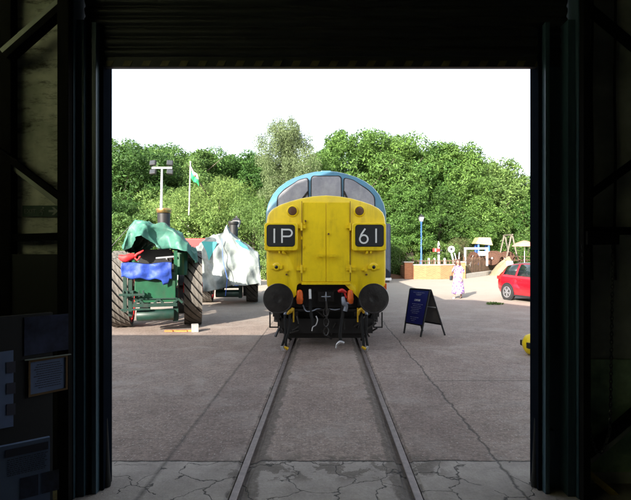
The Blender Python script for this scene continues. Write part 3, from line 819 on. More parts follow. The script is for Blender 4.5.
# nose doors
for sx in (-1, 1):
    mb = MB()
    pts = roundrect(0.006, 0.462, 1.335, 2.88, 0.02, 2)
    mb.prism(pts, lambda p: Vector((sx * p[0], -0.014 + FR(p[1]), p[1])), lambda p: Vector((sx * p[0], 0.004 + FR(p[1]), p[1])))
    d = mb.build('nose_door', M['yellow'], loco, bevel=0.003)
    mb = MB(); mb.bb(min(sx * 0.065, sx * 0.19), max(sx * 0.065, sx * 0.19), -0.10, -0.055, 1.815, 1.868).cyl((sx * 0.12, -0.06, 1.842), (sx * 0.12, 0.02, 1.842), 0.035, n=10)
    mb.build('handle', M['yellow2'], d, bevel=0.004)
    for z in (1.58, 2.40):
        mb = MB()
        mb.bb(min(sx * 0.40, sx * 0.57), max(sx * 0.40, sx * 0.57), -0.035, 0.035, z - 0.032, z + 0.032)
        mb.cyl((sx * 0.475, -0.045, z - 0.075), (sx * 0.475, -0.045, z + 0.075), 0.02, n=8)
        mb.build('hinge', M['yellow2'], d, bevel=0.003)
    mb = MB(); mb.bb(min(sx * 0.466, sx * 0.476), max(sx * 0.466, sx * 0.476), -0.001, 0.02, 1.34, 2.9)
    mb.build('door_seam', M['brown'], d)
# raised beads on the nose
for (x, y) in ((304, 223), (303, 247), (301, 238), (348, 262), (348, 226)):
    X = (x - 325.5) / 51.3; Z = CAMH - (y - 253) / 51.3
    mb = MB(); mb.bb(X - 0.012, X + 0.012, -0.02, 0.08, Z - 0.03, Z + 0.03); mb.build('door_stop', M['yellow2'], loco, bevel=0.003)
for (x, y) in ((284, 253.5), (286.5, 271), (366, 253), (365, 271), (363, 270)):
    X = (x - 325.5) / 51.3; Z = CAMH - (y - 253) / 51.3
    mb = MB(); mb.bb(X - 0.03, X + 0.03, -0.045, 0.06, Z - 0.012, Z + 0.012).bb(X - 0.012, X + 0.012, -0.055, -0.03, Z - 0.012, Z + 0.045); mb.build('lamp_bracket', M['yellow2'], loco, bevel=0.003)
for (x, y) in ((328, 234), (286, 274.5), (305, 221), (366, 274.5)):
    X = (x - 325.5) / 51.3; Z = CAMH - (y - 253) / 51.3
    mb = MB(); mb.cyl((X, -0.03, Z), (X, 0.05, Z), 0.018, n=8); mb.build('rivet', M['brown'], loco)
# headcode boxes
for sx in (-1, 1):
    mb = MB()
    x0, x1 = (-1.195, -0.545) if sx < 0 else (0.50, 1.165)
    pts = roundrect(x0, x1, 1.93, 2.475, 0.05)
    c = ((x0 + x1) / 2, 2.2)
    sh = lambda p, k, d: Vector((c[0] + (p[0] - c[0]) * k, d, c[1] + (p[1] - c[1]) * k))
    mb.rings([[sh(p, 0.95, -0.085) for p in pts], [sh(p, 0.985, -0.075) for p in pts], [sh(p, 1, -0.05) for p in pts], [sh(p, 1, 0.12) for p in pts]])
    hb = mb.build('headcode_box', M['yellow2'], loco, smooth=30)
    gx0, gx1 = (-1.135, -0.61) if sx < 0 else (0.575, 1.105)
    mb = MB(); pts = roundrect(gx0 - 0.012, gx1 + 0.012, 2.012, 2.438, 0.062)
    mb.prism(pts, lambda p: Vector((p[0], -0.090, p[1])), lambda p: Vector((p[0], -0.080, p[1]))); mb.build('seal', M['rubber'], hb, bevel=0.002)
    mb = MB(); pts = roundrect(gx0, gx1, 2.025, 2.425, 0.05)
    mb.prism(pts, lambda p: Vector((p[0], -0.093, p[1])), lambda p: Vector((p[0], -0.084, p[1]))); mb.build('glazing', M['panel'], hb)
    mb = MB()
    hx = lambda px: (px - 325.5) / 51.3 * 0.99
    zt, zb = 2.355, 2.09
    yy = -0.095
    lay = [0]
    def stroke(pts):
        for a, b in zip(pts, pts[1:]):
            lay[0] += 1; y_ = yy - 0.00025 * lay[0]
            mb.rings([[Vector((q.x, y_, q.z)) for q in quadpts(a, b, 0.0155)], [Vector((q.x, yy + 0.0035, q.z)) for q in quadpts(a, b, 0.0155)]])
    def quadpts(a, b, hw):
        A, B = Vector((a[0], 0, a[1])), Vector((b[0], 0, b[1])); d = (B - A).normalized(); n_ = Vector((-d.z, 0, d.x)) * hw; e = d * hw * 0.35
        return [A - n_ - e, B - n_ + e, B + n_ + e, A + n_ - e]
    if sx < 0:
        stroke([(hx(273.8), zb), (hx(273.8), zt)])
        xp, xq = hx(281.5), hx(291.5)
        stroke([(xp, zb), (xp, zt)])
        rc = 0.066
        stroke([(xp, zt - 0.012), (xq - rc, zt - 0.012)] + [(xq - rc + rc * math.sin(R(a)), zt - 0.012 - rc + rc * math.cos(R(a))) for a in range(20, 181, 20)] + [(xp, zt - 0.012 - 2 * rc)])
    else:
        cx, r6 = hx(363.3), 0.078
        cz = zb + r6 - 0.01
        stroke([(cx + r6 * math.cos(R(a)), cz + r6 * math.sin(R(a))) for a in range(0, 361, 24)])
        stroke([(cx - r6 * 0.93, cz + 0.025), (cx - 0.045, zt - 0.10), (cx + 0.025, zt + 0.0)])
        stroke([(hx(375.6), zb), (hx(375.6), zt)])
    mb.build('headcode_characters', M['digit'], hb)
    # catch
    mb = MB(); X = (x0 + x1) / 2
    mb.bb(X - 0.05, X - 0.02, -0.07, 0.0, 1.885, 1.93).bb(X + 0.02, X + 0.05, -0.07, 0.0, 1.885, 1.93).bb(X - 0.2, X + 0.2, -0.03, 0.0, 1.905, 1.928)
    mb.build('catch', M['yellow2'], hb, bevel=0.003)
    # marker light
    X = sx * 0.655; mb = MB(); fy = FR(2.71)
    mb.lathe([(0, 0.115), (0.03, 0.115), (0.045, 0.10), (0.047, 0.088), (0.03, 0.086)], (X, fy + 0.02, 2.71), (0, -1, 0), 28)
    ml = mb.build('marker_light', M['yellow2'], loco, smooth=30)
    mb = MB(); mb.lathe([(0, 0.085), (0.012, 0.08), (0.02, 0.05), (0.023, 0.002)], (X, fy - 0.008, 2.71), (0, -1, 0), 28); mb.build('lens', M['lens'], ml, smooth=50)
    # tail lamp
    X = (276 - 325.5) / 51.3 if sx < 0 else (373.2 - 325.5) / 51.3
    mb = MB()
    mb.lathe([(0, 0.092), (0.012, 0.09), (0.025, 0.062), (0.045, 0.058), (0.048, 0.036), (0.03, 0.03)], (X, 0.02, 1.615), (0, -1, 0), 24)
    mb.bb(X - 0.115, X + 0.115, -0.018, 0.01, 1.58, 1.65)
    tl_ = mb.build('tail_lamp', M['yellow2'], loco, smooth=30)
    mb = MB(); mb.lathe([(0, 0.040), (0.012, 0.032), (0.018, 0.002)], (X, -0.012, 1.615), (0, -1, 0), 18); mb.build('lens', M['darklens'], tl_, smooth=50)
# cab and body
halfb = [(1.33, 1.15), (1.35, 1.4), (1.35, 2.0), (1.35, 2.62), (1.345, 2.80), (1.30, 3.00), (1.21, 3.215), (1.08, 3.39), (0.89, 3.54), (0.70, 3.64), (0.47, 3.72), (0.24, 3.775), (0, 3.79)]
def body_ring(k, dy, rake=0.0, crown=1.0):
    pts = halfb + [(-x, z) for x, z in reversed(halfb[:-1])]
    r = []
    for x, z in pts:
        zz = 2.6 + (z - 2.6) * (k if z > 2.6 else 1)
        r.append(Vector((x * (k if z > 2.6 else 0.985 * (k > 0.999) + k * (k <= 0.999)), dy + rake * max(0, z - 2.9), zz)))
    return r
mb = MB()
br = [body_ring(0.955, 1.36, 0.42), body_ring(0.985, 1.375, 0.43), body_ring(1.0, 1.43, 0.44), body_ring(1.0, 2.4, 0.1), body_ring(1.0, 3.2)]
mb.rings(br, cap0=False, cap1=False, closed=True)
mb.bm.verts.ensure_lookup_table()
ring0 = mb.bm.verts[:len(br[0])]
N = len(ring0)
for i in range(N // 2):
    a, b, c, d = ring0[i], ring0[i + 1], ring0[N - 2 - i], ring0[N - 1 - i]
    vs = []
    for v in (a, b, c, d):
        if v not in vs: vs.append(v)
    if len(vs) > 2: mb.bm.faces.new(vs)
mb.build('cab', M['blue'], loco, smooth=40)
mb = MB(); mb.rings([body_ring(1.0, 3.202), body_ring(1.0, 18.2)]); mb.build('body_side', M['blue'], loco, smooth=30)
# windows of the cab
WD = lambda z: 1.36 + 0.42 * max(0, z - 2.9)
def wpoly(poly, name_='windscreen'):
    # outline given in metres; seal ring then pane
    c = (sum(p[0] for p in poly) / len(poly), sum(p[1] for p in poly) / len(poly))
    def grow(p, g):
        d = Vector((p[0] - c[0], p[1] - c[1])); return (p[0] + d.x / d.length * g, p[1] + d.y / d.length * g)
    q = [grow(p, 0.028) for p in poly]
    mb = MB(); mb.prism(q, lambda p: Vector((p[0], WD(p[1]) - 0.020, p[1])), lambda p: Vector((p[0], WD(p[1]) + 0.02, p[1])))
    s_ = mb.build(name_, M['rubber'], loco, bevel=0.004)
    mb = MB(); mb.prism(poly, lambda p: Vector((p[0], WD(p[1]) - 0.025, p[1])), lambda p: Vector((p[0], WD(p[1]) + 0.01, p[1])))
    mb.build('pane', M['glass'], s_)
wpoly(roundrect(-0.325, 0.335, 2.95, 3.64, 0.07))
def smoothpoly(pts, r=0.05, n=4):
    out = []
    N = len(pts)
    for i in range(N):
        p0, p, p1 = Vector(pts[i - 1]), Vector(pts[i]), Vector(pts[(i + 1) % N])
        a = p + (p0 - p).normalized() * min(r, (p0 - p).length * 0.45); b = p + (p1 - p).normalized() * min(r, (p1 - p).length * 0.45)
        for k in range(n + 1):
            t = k / n; q = a * (1 - t) ** 2 + p * 2 * t * (1 - t) + b * t ** 2; out.append((q.x, q.y))
    return out
for sx in (-1, 1):
    pts = [(0.405, 2.95), (1.075, 2.85), (1.075, 3.16), (0.95, 3.30), (0.62, 3.545), (0.42, 3.60)]
    pts = smoothpoly([(sx * a, b) for a, b in pts], 0.07)
    wpoly(pts)
    # wipers
    mb = MB(); a = (sx * 0.40, 3.26); b = (sx * 0.50, 3.05) if sx > 0 else (sx * 0.58, 3.03)
    mb.tube([(a[0], WD(a[1]) - 0.05, a[1] + 0.02), (b[0], WD(b[1]) - 0.05, b[1])], 0.020, 6); mb.build('wiper', M['rubber'], loco)
    # cab side window, door, handrails
    mb = MB(); mb.bb(*sorted((sx * 1.349, sx * 1.358)), 1.75, 2.5, 2.2, 2.78); mb.build('side_window', M['glass'], loco, bevel=0.003)
    mb = MB(); mb.bb(*sorted((sx * 1.346, sx * 1.356)), 2.65, 3.15, 1.25, 2.72); cd = mb.build('cab_door', M['blue'], loco, bevel=0.003)
    mb = MB(); mb.tube([(sx * 1.36, 2.58, 1.35), (sx * 1.41, 2.58, 1.38), (sx * 1.41, 2.58, 2.35), (sx * 1.36, 2.58, 2.38)], 0.014); mb.tube([(sx * 1.36, 3.2, 1.35), (sx * 1.41, 3.2, 1.38), (sx * 1.41, 3.2, 2.35), (sx * 1.36, 3.2, 2.38)], 0.014)
    mb.build('handrail', M['white'], loco, smooth=50)
    for y0 in (4.2, 6.6, 9.5, 12.5, 14.8):
        mb = MB()
        for k in range(8): mb.bb(*sorted((sx * 1.347, sx * 1.365)), y0, y0 + 1.2, 1.9 + k * 0.09, 1.95 + k * 0.09)
        mb.build('side_grille', M['greasy'], loco)
    # top-of-side orange square near the buffer
mb = MB(); mb.bb(1.12, 1.19, 0.06, 0.5, 1.17, 1.29); mb.build('corner_marking', M['orange'], loco, bevel=0.005)
# roof hatch + horn box
mb = MB(); mb.bb(-0.55, 0.55, 4.2, 8.5, 3.74, 3.82); mb.build('roof_hatch', M['grey_roof'], loco, bevel=0.02)
mb = MB(); mb.bb(-0.12, 0.12, 1.9, 2.3, 3.76, 3.815); mb.build('roof_vent', M['blue'], loco, bevel=0.02)
# buffer beam, recess
mb = MB(); mb.bb(-1.13, 1.13, 0.22, 0.5, 0.80, 1.30); mb.bb(-1.10, -0.62, 0.10, 0.24, 0.84, 1.12); mb.bb(0.62, 1.10, 0.10, 0.24, 0.84, 1.12)
mb.build('buffer_beam', M['black'], loco, bevel=0.01)
mb = MB(); mb.bb(-0.66, 0.66, 0.02, 0.07, 0.755, 0.80); mb.bb(-0.66, -0.55, 0.0, 0.3, 0.66, 0.75).bb(0.55, 0.66, 0.0, 0.3, 0.66, 0.75)
mb.build('beam_rail', M['greasy'], loco, bevel=0.006)
for sx in (-1, 1):
    X = sx * 0.885; Z = 1.045
    mb = MB(); mb.lathe([(0, 0.17), (0.03, 0.17), (0.035, 0.13), (0.30, 0.12), (0.31, 0.105), (0.5, 0.10), (0.56, 0.10)], (X, 0.12, Z), (0, -1, 0), 28)
    bf = mb.build('buffer', M['black'], loco, smooth=35)
    mb = MB(); mb.lathe([(0, 0.10), (0.02, 0.22), (0.035, 0.277), (0.055, 0.283), (0.066, 0.279), (0.070, 0.262), (0.067, 0.258), (0.078, 0.18), (0.084, 0.1), (0.086, 0.06), (0.083, 0.055), (0.085, 0.002)], (X, -0.40, Z), (0, -1, 0), 48)
    mb.build('buffer_head', M['greasy'], bf, smooth=35)
    # orange multiple-working socket
    x0 = (299 - 325.5) / 52 if sx < 0 else (350 - 325.5) / 52
    mb = MB(); mb.lathe([(0, 0.03), (0.01, 0.055), (0.06, 0.062), (0.10, 0.07), (0.12, 0.062), (0.20, 0.06), (0.26, 0.045), (0.275, 0.02)], (x0, -0.03, 0.90), (0, 0.05 * sx, 1), 18)
    mb.build('cable_socket', M['orange'], loco, smooth=40)
    # steps under the buffers
    mb = MB()
    for (a, b) in (((sx * 1.08, 0.45), (sx * 1.08, 0.75)), ((sx * 1.0 + sx * -0.08, 0.45), (sx * 0.92, 0.75)), ((sx * 1.09, 0.46), (sx * 0.91, 0.46))):
        mb.bar((a[0], -0.1, a[1]), (b[0], -0.1, b[1]), 0.025, 0.025)
    mb.build('step', M['black'], loco, bevel=0.003)
# drawhook and screw coupling
mb = MB()
mb.bb(-0.16, 0.16, 0.12, 0.24, 0.93, 1.13)
mb.tube([(0, 0.2, 1.04), (0, -0.02, 1.03), (0, -0.14, 1.0), (0, -0.2, 1.03), (0, -0.19, 1.09), (0, -0.15, 1.12)], [0.045, 0.04, 0.035, 0.03, 0.025, 0.01], 10)
mb.tube([(0, -0.1, 0.98), (0.02, -0.12, 0.8), (0.0, -0.1, 0.55), (0.01, -0.06, 0.35)], 0.022, 8)
for z in (0.75, 0.55, 0.38):
    mb.tube([(0.05 * math.cos(R(a)), -0.12, z + 0.08 * math.sin(R(a))) for a in range(0, 361, 40)], 0.014, 6)
mb.build('coupling', M['greasy'], loco, smooth=50)
mb = MB()
for a in range(0, 360, 90):
    mb.bar((0.0 - 0.0, -0.23, 1.06), (0.085 * math.cos(R(a)), -0.20, 1.06 + 0.085 * math.sin(R(a))), 0.016, 0.016)
mb.build('hook_pin', M['bluegrey'], loco)
# pipes; photograph pixels at the beam front (scale 52.5 px per metre)
def lp(x, y, dy=-0.1):
    p = at(x, y, LY + dy); return (p.x, dy, p.z)
def crom(P, k=5):
    P = [Vector(p) for p in P]
    if len(P) < 3: return P, [i for i in range(len(P))]
    out, T = [], []
    for i in range(len(P) - 1):
        a, b, c, d = P[max(i - 1, 0)], P[i], P[i + 1], P[min(i + 2, len(P) - 1)]
        for q in range(k):
            t = q / k
            out.append(0.5 * ((2 * b) + (c - a) * t + (2 * a - 5 * b + 4 * c - d) * t * t + (3 * b - a - 3 * c + d) * t ** 3)); T.append(i + t)
    out.append(P[-1]); T.append(len(P) - 1)
    return out, T
def stube(mb, pts, r, n=10):
    P, T = crom(pts)
    if isinstance(r, (list, tuple)): r = [r[min(int(t), len(r) - 1)] * (1 - (t % 1)) + r[min(int(t) + 1, len(r) - 1)] * (t % 1) for t in T]
    mb.tube(P, r, n)
def hose(name, pts, r, m, dy=-0.1, sub=None):
    mb = MB(); stube(mb, [lp(*q, dy) if len(q) == 2 else lp(q[0], q[1], q[2]) for q in pts], r, 10)
    return mb.build(name, M[m], loco, smooth=60)
def fit(name, pts, r, m, par, dy=-0.1):
    mb = MB(); stube(mb, [lp(*q, dy) if len(q) == 2 else lp(*q) for q in pts], r, 10)
    return mb.build(name, M[m], par, smooth=60)
h = hose('vacuum_pipe', [(310, 289, .1), (310, 296, 0), (310.3, 306, -.02), (311, 314, -.05), (312.5, 320, -.12), (313.5, 329, -.12)], [.03, .03, .036, .036, .028, .026], 'rubber')
fit('pipe_collar', [(310, 289.5, .04), (310.2, 299, -.045)], 0.027, 'white', h)
fit('chain_link', [(316, 316, -.14), (317.5, 320, -.16), (316, 325, -.16), (313, 327, -.16), (312, 331, -.16)], 0.012, 'steel', h)
h = hose('brake_hose', [(343, 292, .05), (343, 300, 0), (343, 312, -.06), (341, 325, -.12), (340, 335, -.14), (341, 343, -.14)], [.03, .04, .035, .03, .03, .03], 'rubber')
fit('red_tap', [(338.5, 291.5, -.04), (342, 290.5, -.07), (346, 292.5, -.04)], [0.028, 0.042, 0.025], 'red', h)
fit('tap_lever', [(344, 292, -.05), (346.5, 298, -.05)], 0.018, 'red', h)
fit('valve_body', [(343, 297, -.05), (344, 303, -.08), (346, 306, -.08), (345, 311, -.08)], [.035, .05, .04, .045], 'bluegrey', h)
fit('valve_arm', [(345, 303, -.08), (351, 303.5, -.05)], 0.02, 'bluegrey', h)
fit('coupling_head', [(336.5, 345, -.15), (340, 342, -.17), (344, 343, -.16)], [.022, .035, .028], 'steel', h)
fit('coupling_hook', [(337, 343, -.15), (336, 348, -.15)], 0.016, 'steel', h)
for sx, xt, xb in ((-1, 290.5, 286), (1, 361, 363.5)):
    a = 1 if sx > 0 else -1
    h = hose('air_hose', [(xt, 309, .0), (xt + a * 0.5, 314, -.08), (xt + a * 1.2, 328, -.14), (xb, 340, -.16), (xb, 347, -.16)], 0.027, 'rubber')
    fit('yellow_tap', [(xt - 3.0, 315, -.12), (xt - 1.5, 310.5, -.13), (xt + 1, 309.5, -.14), (xt + 3, 313, -.12)] if sx > 0 else [(xt + 2.5, 308, -.12), (xt + 1.0, 310.5, -.13), (xt - 1, 312, -.14), (xt - 3, 314, -.12)], [.022, .035, .035, .02], 'tap', h)
    fit('tap_lever', [(xt + (-3.2 if sx > 0 else 3.0), 300 + 8, -.1), (xt + (-3.2 if sx > 0 else 3.0), 322, -.1)], 0.016, 'tap', h)
    fit('coupling_head', [(xb - 1.5, 346.5, -.17), (xb + 2.0, 349, -.17)], [.026, .032], 'tap', h)
    h2 = hose('air_hose', [(xt + a * 5, 312, .0), (xt + a * 5.5, 320, -.12), (xt + a * 5.0, 334, -.14), (xb + a * 4, 346, -.15)], 0.025, 'rubber')
    fit('coupling_head', [(xb + a * 3, 350, -.16), (xb + a * 4.5, 346, -.16)], [.032, .028], 'steel', h2)
    fit('hose_collar', [(xt + a * 5, 311, -.02), (xt + a * 5.3, 315, -.07)], 0.032, 'bluegrey', h2)
# jumper cables in the recess
mb = MB(); stube(mb, [lp(303, 305, .05), lp(306, 311, -.05), lp(312, 311, -.05), lp(317, 309, 0), lp(321, 309, .05)], 0.012, 6); mb.tube([lp(329, 309, .05), lp(335, 310, -.03), lp(340, 309, .02)], 0.012, 6)
mb.build('jumper_cable', M['bluegrey'], loco, smooth=60)
# bogies
def wheelset(y, par):
    for sx in (-1, 1):
        mb = MB(); mb.lathe([(0, 0.60), (0.025, 0.60), (0.03, 0.57), (0.13, 0.565), (0.13, 0.50), (0.10, 0.47), (0.10, 0.16), (0.16, 0.14), (0.17, 0.02)], (sx * 0.685, y, 0.577), (sx, 0, 0), 40)
        mb.build('wheel', M['greasy'], par, smooth=35)
    mb = MB(); mb.cyl((-0.69, y, 0.577), (0.69, y, 0.577), 0.09); mb.build('axle', M['greasy'], par, smooth=40)
for y0 in (1.55, 12.3):
    mb = MB()
    for sx in (-1, 1):
        mb.bb(*sorted((sx * 1.0, sx * 1.12)), y0 - 0.8, y0 + 4.9, 0.55, 0.85)
        for k in range(3):
            yy_ = y0 + 0.35 + k * 1.85
            mb.bb(*sorted((sx * 1.04, sx * 1.20)), yy_ - 0.2, yy_ + 0.2, 0.42, 0.72)
            mb.cyl((sx * 1.08, yy_ - 0.45, 0.35), (sx * 1.08, yy_ - 0.45, 0.75), 0.09, n=10)
            mb.cyl((sx * 1.08, yy_ + 0.45, 0.35), (sx * 1.08, yy_ + 0.45, 0.75), 0.09, n=10)
        mb.bb(*sorted((sx * 0.84, sx * 1.06)), y0 - 0.95, y0 - 0.75, 0.50, 0.80)
        mb.bar((sx * 1.04, y0 - 0.97, 0.72), (sx * 0.80, y0 - 0.97, 0.22), 0.12, 0.10)
        mb.tube([(sx * 0.95, y0 - 1.0, 0.35), (sx * 0.80, y0 - 0.9, 0.15), (sx * 0.74, y0 - 0.75, 0.06)], 0.025, 8)
    mb.bb(-1.0, 1.0, y0 - 0.80, y0 - 0.62, 0.35, 0.72)
    mb.bb(-0.95, 0.95, y0 - 1.15, y0 - 1.05, 0.26, 0.56); mb.bb(-0.78, 0.78, y0 - 0.95, y0 - 0.90, 0.13, 0.40)
    bo = mb.build('bogie', M['black'], loco, bevel=0.01)
    for k in range(3): wheelset(y0 + 0.35 + k * 1.85, bo)
mb = MB(); mb.bb(-1.2, 1.2, 0.5, 18.1, 0.85, 1.2); mb.bb(-1.25, 1.25, 7.0, 10.4, 0.35, 0.9); mb.build('underframe', M['black'], loco, bevel=0.02)
mb = MB()
rnd = random.Random(4)
for k in range(22):   # brake rigging seen dimly under the beam
    x = rnd.uniform(-1.05, 1.05); z = rnd.uniform(0.28, 0.75)
    mb.bar((x, rnd.uniform(0.3, 0.5), z), (x + rnd.uniform(-0.25, 0.25), rnd.uniform(0.3, 0.5), z + rnd.uniform(-0.2, 0.2)), 0.035, 0.035)
mb.build('brake_rigging', M['greasy'], loco)

# ------------------------------------------------------------------ traction engines
def engine_wheel(mb_t, X, Y, r, wdt, ns, slant, org_z):
    """strakes into mb_t"""
    for k in range(ns):
        a = 2 * math.pi * k / ns
        half_ = 2 * math.pi / ns * 0.41
        rings_ = []
        for s in range(5):
            t = s / 4
            sh = slant * (t - 0.5) * 1.15
            row = []
            for (da, rr_) in ((-half_, r - 0.05), (-half_ * 0.9, r), (half_ * 0.9, r), (half_, r - 0.05)):
                aa = a + sh + da
                row.append(Vector((X - wdt / 2 + t * wdt, Y + rr_ * math.cos(aa), org_z + rr_ * math.sin(aa))))
            rings_.append(row)
        mb_t.rings(rings_)

def traction_engine(name_label, loc, rz, group):
    t = thing('traction_engine', name_label, 'traction engine', loc, rz, group)
    # rear wheels
    for sx in (-1, 1):
        X = sx * 0.87; r = 0.975; wd = 0.44; WY = 0.36
        mb = MB(); mb.lathe([(0, r - 0.11), (0, r - 0.045), (wd, r - 0.045), (wd, r - 0.11)], (X - wd / 2, WY, r), (1, 0, 0), 48, cap=False)
        mb.rings([[Vector((X - wd / 2 + q, WY + (r - 0.11) * math.cos(a), r + (r - 0.11) * math.sin(a))) for a in [2 * math.pi * k / 48 for k in range(48)]] for q in (0, wd)], False, False)
        wh = mb.build('rear_wheel', M['rubber'], t, smooth=40)
        mb = MB(); engine_wheel(mb, X, WY, r, wd, 24, 0.5, r); mb.build('strakes', M['tread'], wh)
        mb = MB()
        for k in range(12):
            a = 2 * math.pi * k / 12
            for o in (-0.12, 0.12):
                mb.bar((X + o * 0.4, WY + 0.12 * math.cos(a), r + 0.12 * math.sin(a)), (X + o, WY + (r - 0.1) * math.cos(a + 0.1 * (1 if o > 0 else -1)), r + (r - 0.1) * math.sin(a + 0.1 * (1 if o > 0 else -1))), 0.03, 0.07, up=(1, 0, 0))
        mb.lathe([(0, 0.14), (0.5, 0.14)], (X - 0.25, WY, r), (1, 0, 0), 20)
        mb.lathe([(0, 0.86), (0.03, 0.865), (0.03, 0.80), (0, 0.80)], (X - sx * wd / 2, WY, r), (sx, 0, 0), 40, cap=False)
        mb.build('spokes', M['red'], wh)
    mb = MB(); mb.cyl((-1.1, 0.36, 0.975), (1.1, 0.36, 0.975), 0.06); mb.build('axle', M['black'], t, smooth=40)
    # front wheels
    for sx in (-1, 1):
        X = sx * 0.55; r = 0.60; wd = 0.24
        mb = MB(); mb.lathe([(0, r - 0.08), (0, r), (wd, r), (wd, r - 0.08)], (X - wd / 2, 3.0, r), (1, 0, 0), 36, cap=False); wh = mb.build('front_wheel', M['rubber'], t, smooth=40)
        mb = MB()
        for k in range(10):
            a = 2 * math.pi * k / 10
            mb.bar((X, 3.0 + 0.08 * math.cos(a), r + 0.08 * math.sin(a)), (X, 3.0 + (r - 0.04) * math.cos(a), r + (r - 0.04) * math.sin(a)), 0.03, 0.05, up=(1, 0, 0))
        mb.lathe([(0, 0.10), (0.3, 0.10)], (X - 0.15, 3.0, r), (1, 0, 0), 16)
        mb.lathe([(0, 0.50), (0.02, 0.50)], (X + sx * 0.05, 3.0, r), (sx, 0, 0), 30)
        mb.build('spokes', M['red'], wh)
    # tender at the back
    mb = MB(); mb.bb(-0.46, 0.46, -0.98, -0.15, 0.72, 1.42); mb.build('tender', M['egreen'], t, bevel=0.02)
    mb = MB()
    mb.bb(-0.50, 0.50, -1.02, -0.9, 0.62, 0.70)
    for x in (-0.46, -0.02, 0.42): mb.bar((x, -1.0, 0.70), (x + 0.1, -1.0, 0.80), 0.03, 0.05); mb.bar((x + 0.2, -1.0, 0.70), (x + 0.1, -1.0, 0.80), 0.03, 0.05)
    mb.bb(-0.50, 0.50, -1.02, -0.98, 0.80, 0.825)
    mb.build('drawbar', M['egreen2'], t, bevel=0.004)
    mb = MB(); mb.lathe([(0, 0.02), (0.005, 0.12), (0.03, 0.135), (0.82, 0.135), (0.845, 0.12), (0.85, 0.02)], (-0.42, -0.92, 0.42), (1, 0, 0), 24)
    mb.build('belly_tank', M['egreen2'], t, smooth=35)
    mb = MB(); mb.bb(0.40, 0.52, -0.9, -0.1, 0.25, 1.05); mb.bb(-0.60, -0.52, -0.9, -0.6, 0.4, 1.75); mb.bb(-0.72, -0.64, -0.9, -0.82, 0.5, 1.7)
    mb.bb(-0.74, -0.1, -1.12, -1.05, 0.56, 0.60).bb(-0.78, -0.22, -1.16, -1.05, 0.90, 0.95).bb(-0.70, -0.45, -1.10, -0.9, 0.96, 1.01)
    for x in (-0.7, -0.62, -0.5, -0.36, -0.27): mb.bb(x, x + 0.035, -1.14, -1.09, 0.87, 1.02)
    mb.build('step_frame', M['egreen2'], t, bevel=0.004)
    # bunker top, motion work, posts
    mb = MB(); mb.bb(-0.50, 0.50, -0.6, 0.3, 1.42, 1.62); mb.bb(-0.45, 0.35, -0.2, 0.2, 1.62, 1.98); mb.build('coal_bunker', M['black'], t, bevel=0.01)
    mb = MB()
    mb.lathe([(0, 0.16), (0.55, 0.16)], (0.58, -0.55, 1.35), (0, 0, 1), 20); mb.bb(0.42, 0.50, -0.95, -0.85, 1.1, 1.95); mb.bb(-0.52, -0.46, -0.95, -0.88, 1.4, 1.90)
    mb.build('side_casing', M['egreen'], t, smooth=35)
    mb = MB(); mb.tube([(0.0, -0.75, 1.76), (0.46, -0.75, 1.80)], 0.03); mb.tube([(0.25, -0.85, 1.75), (0.25, -0.55, 1.78), (0.28, -0.3, 1.7)], 0.02)
    mb.build('regulator_lever', M['steel'], t, smooth=50)
    mb = MB(); mb.lathe([(0, 0.44), (2.5, 0.44)], (0, 0.2, 1.50), (0, 1, 0), 32); mb.lathe([(0, 0.5), (0.45, 0.5), (0.47, 0.44), (0.5, 0.02)], (0, 2.7, 1.50), (0, 1, 0), 32)
    mb.build('boiler', M['egreen'], t, smooth=35)
    mb = MB(); mb.lathe([(0, 0.16), (0.05, 0.19), (0.06, 0.17), (1.14, 0.195), (1.16, 0.21)], (0, 2.95, 1.98), (0, 0, 1), 28); chm = mb.build('chimney', M['black'], t, smooth=35)
    mb = MB(); mb.lathe([(0, 0.205), (0.02, 0.222), (0.07, 0.225), (0.11, 0.235), (0.14, 0.225), (0.15, 0.19), (0.0, 0.16)], (0, 2.95, 3.14), (0, 0, 1), 28); mb.build('chimney_cap', M['brass'], chm, smooth=40)
    return t

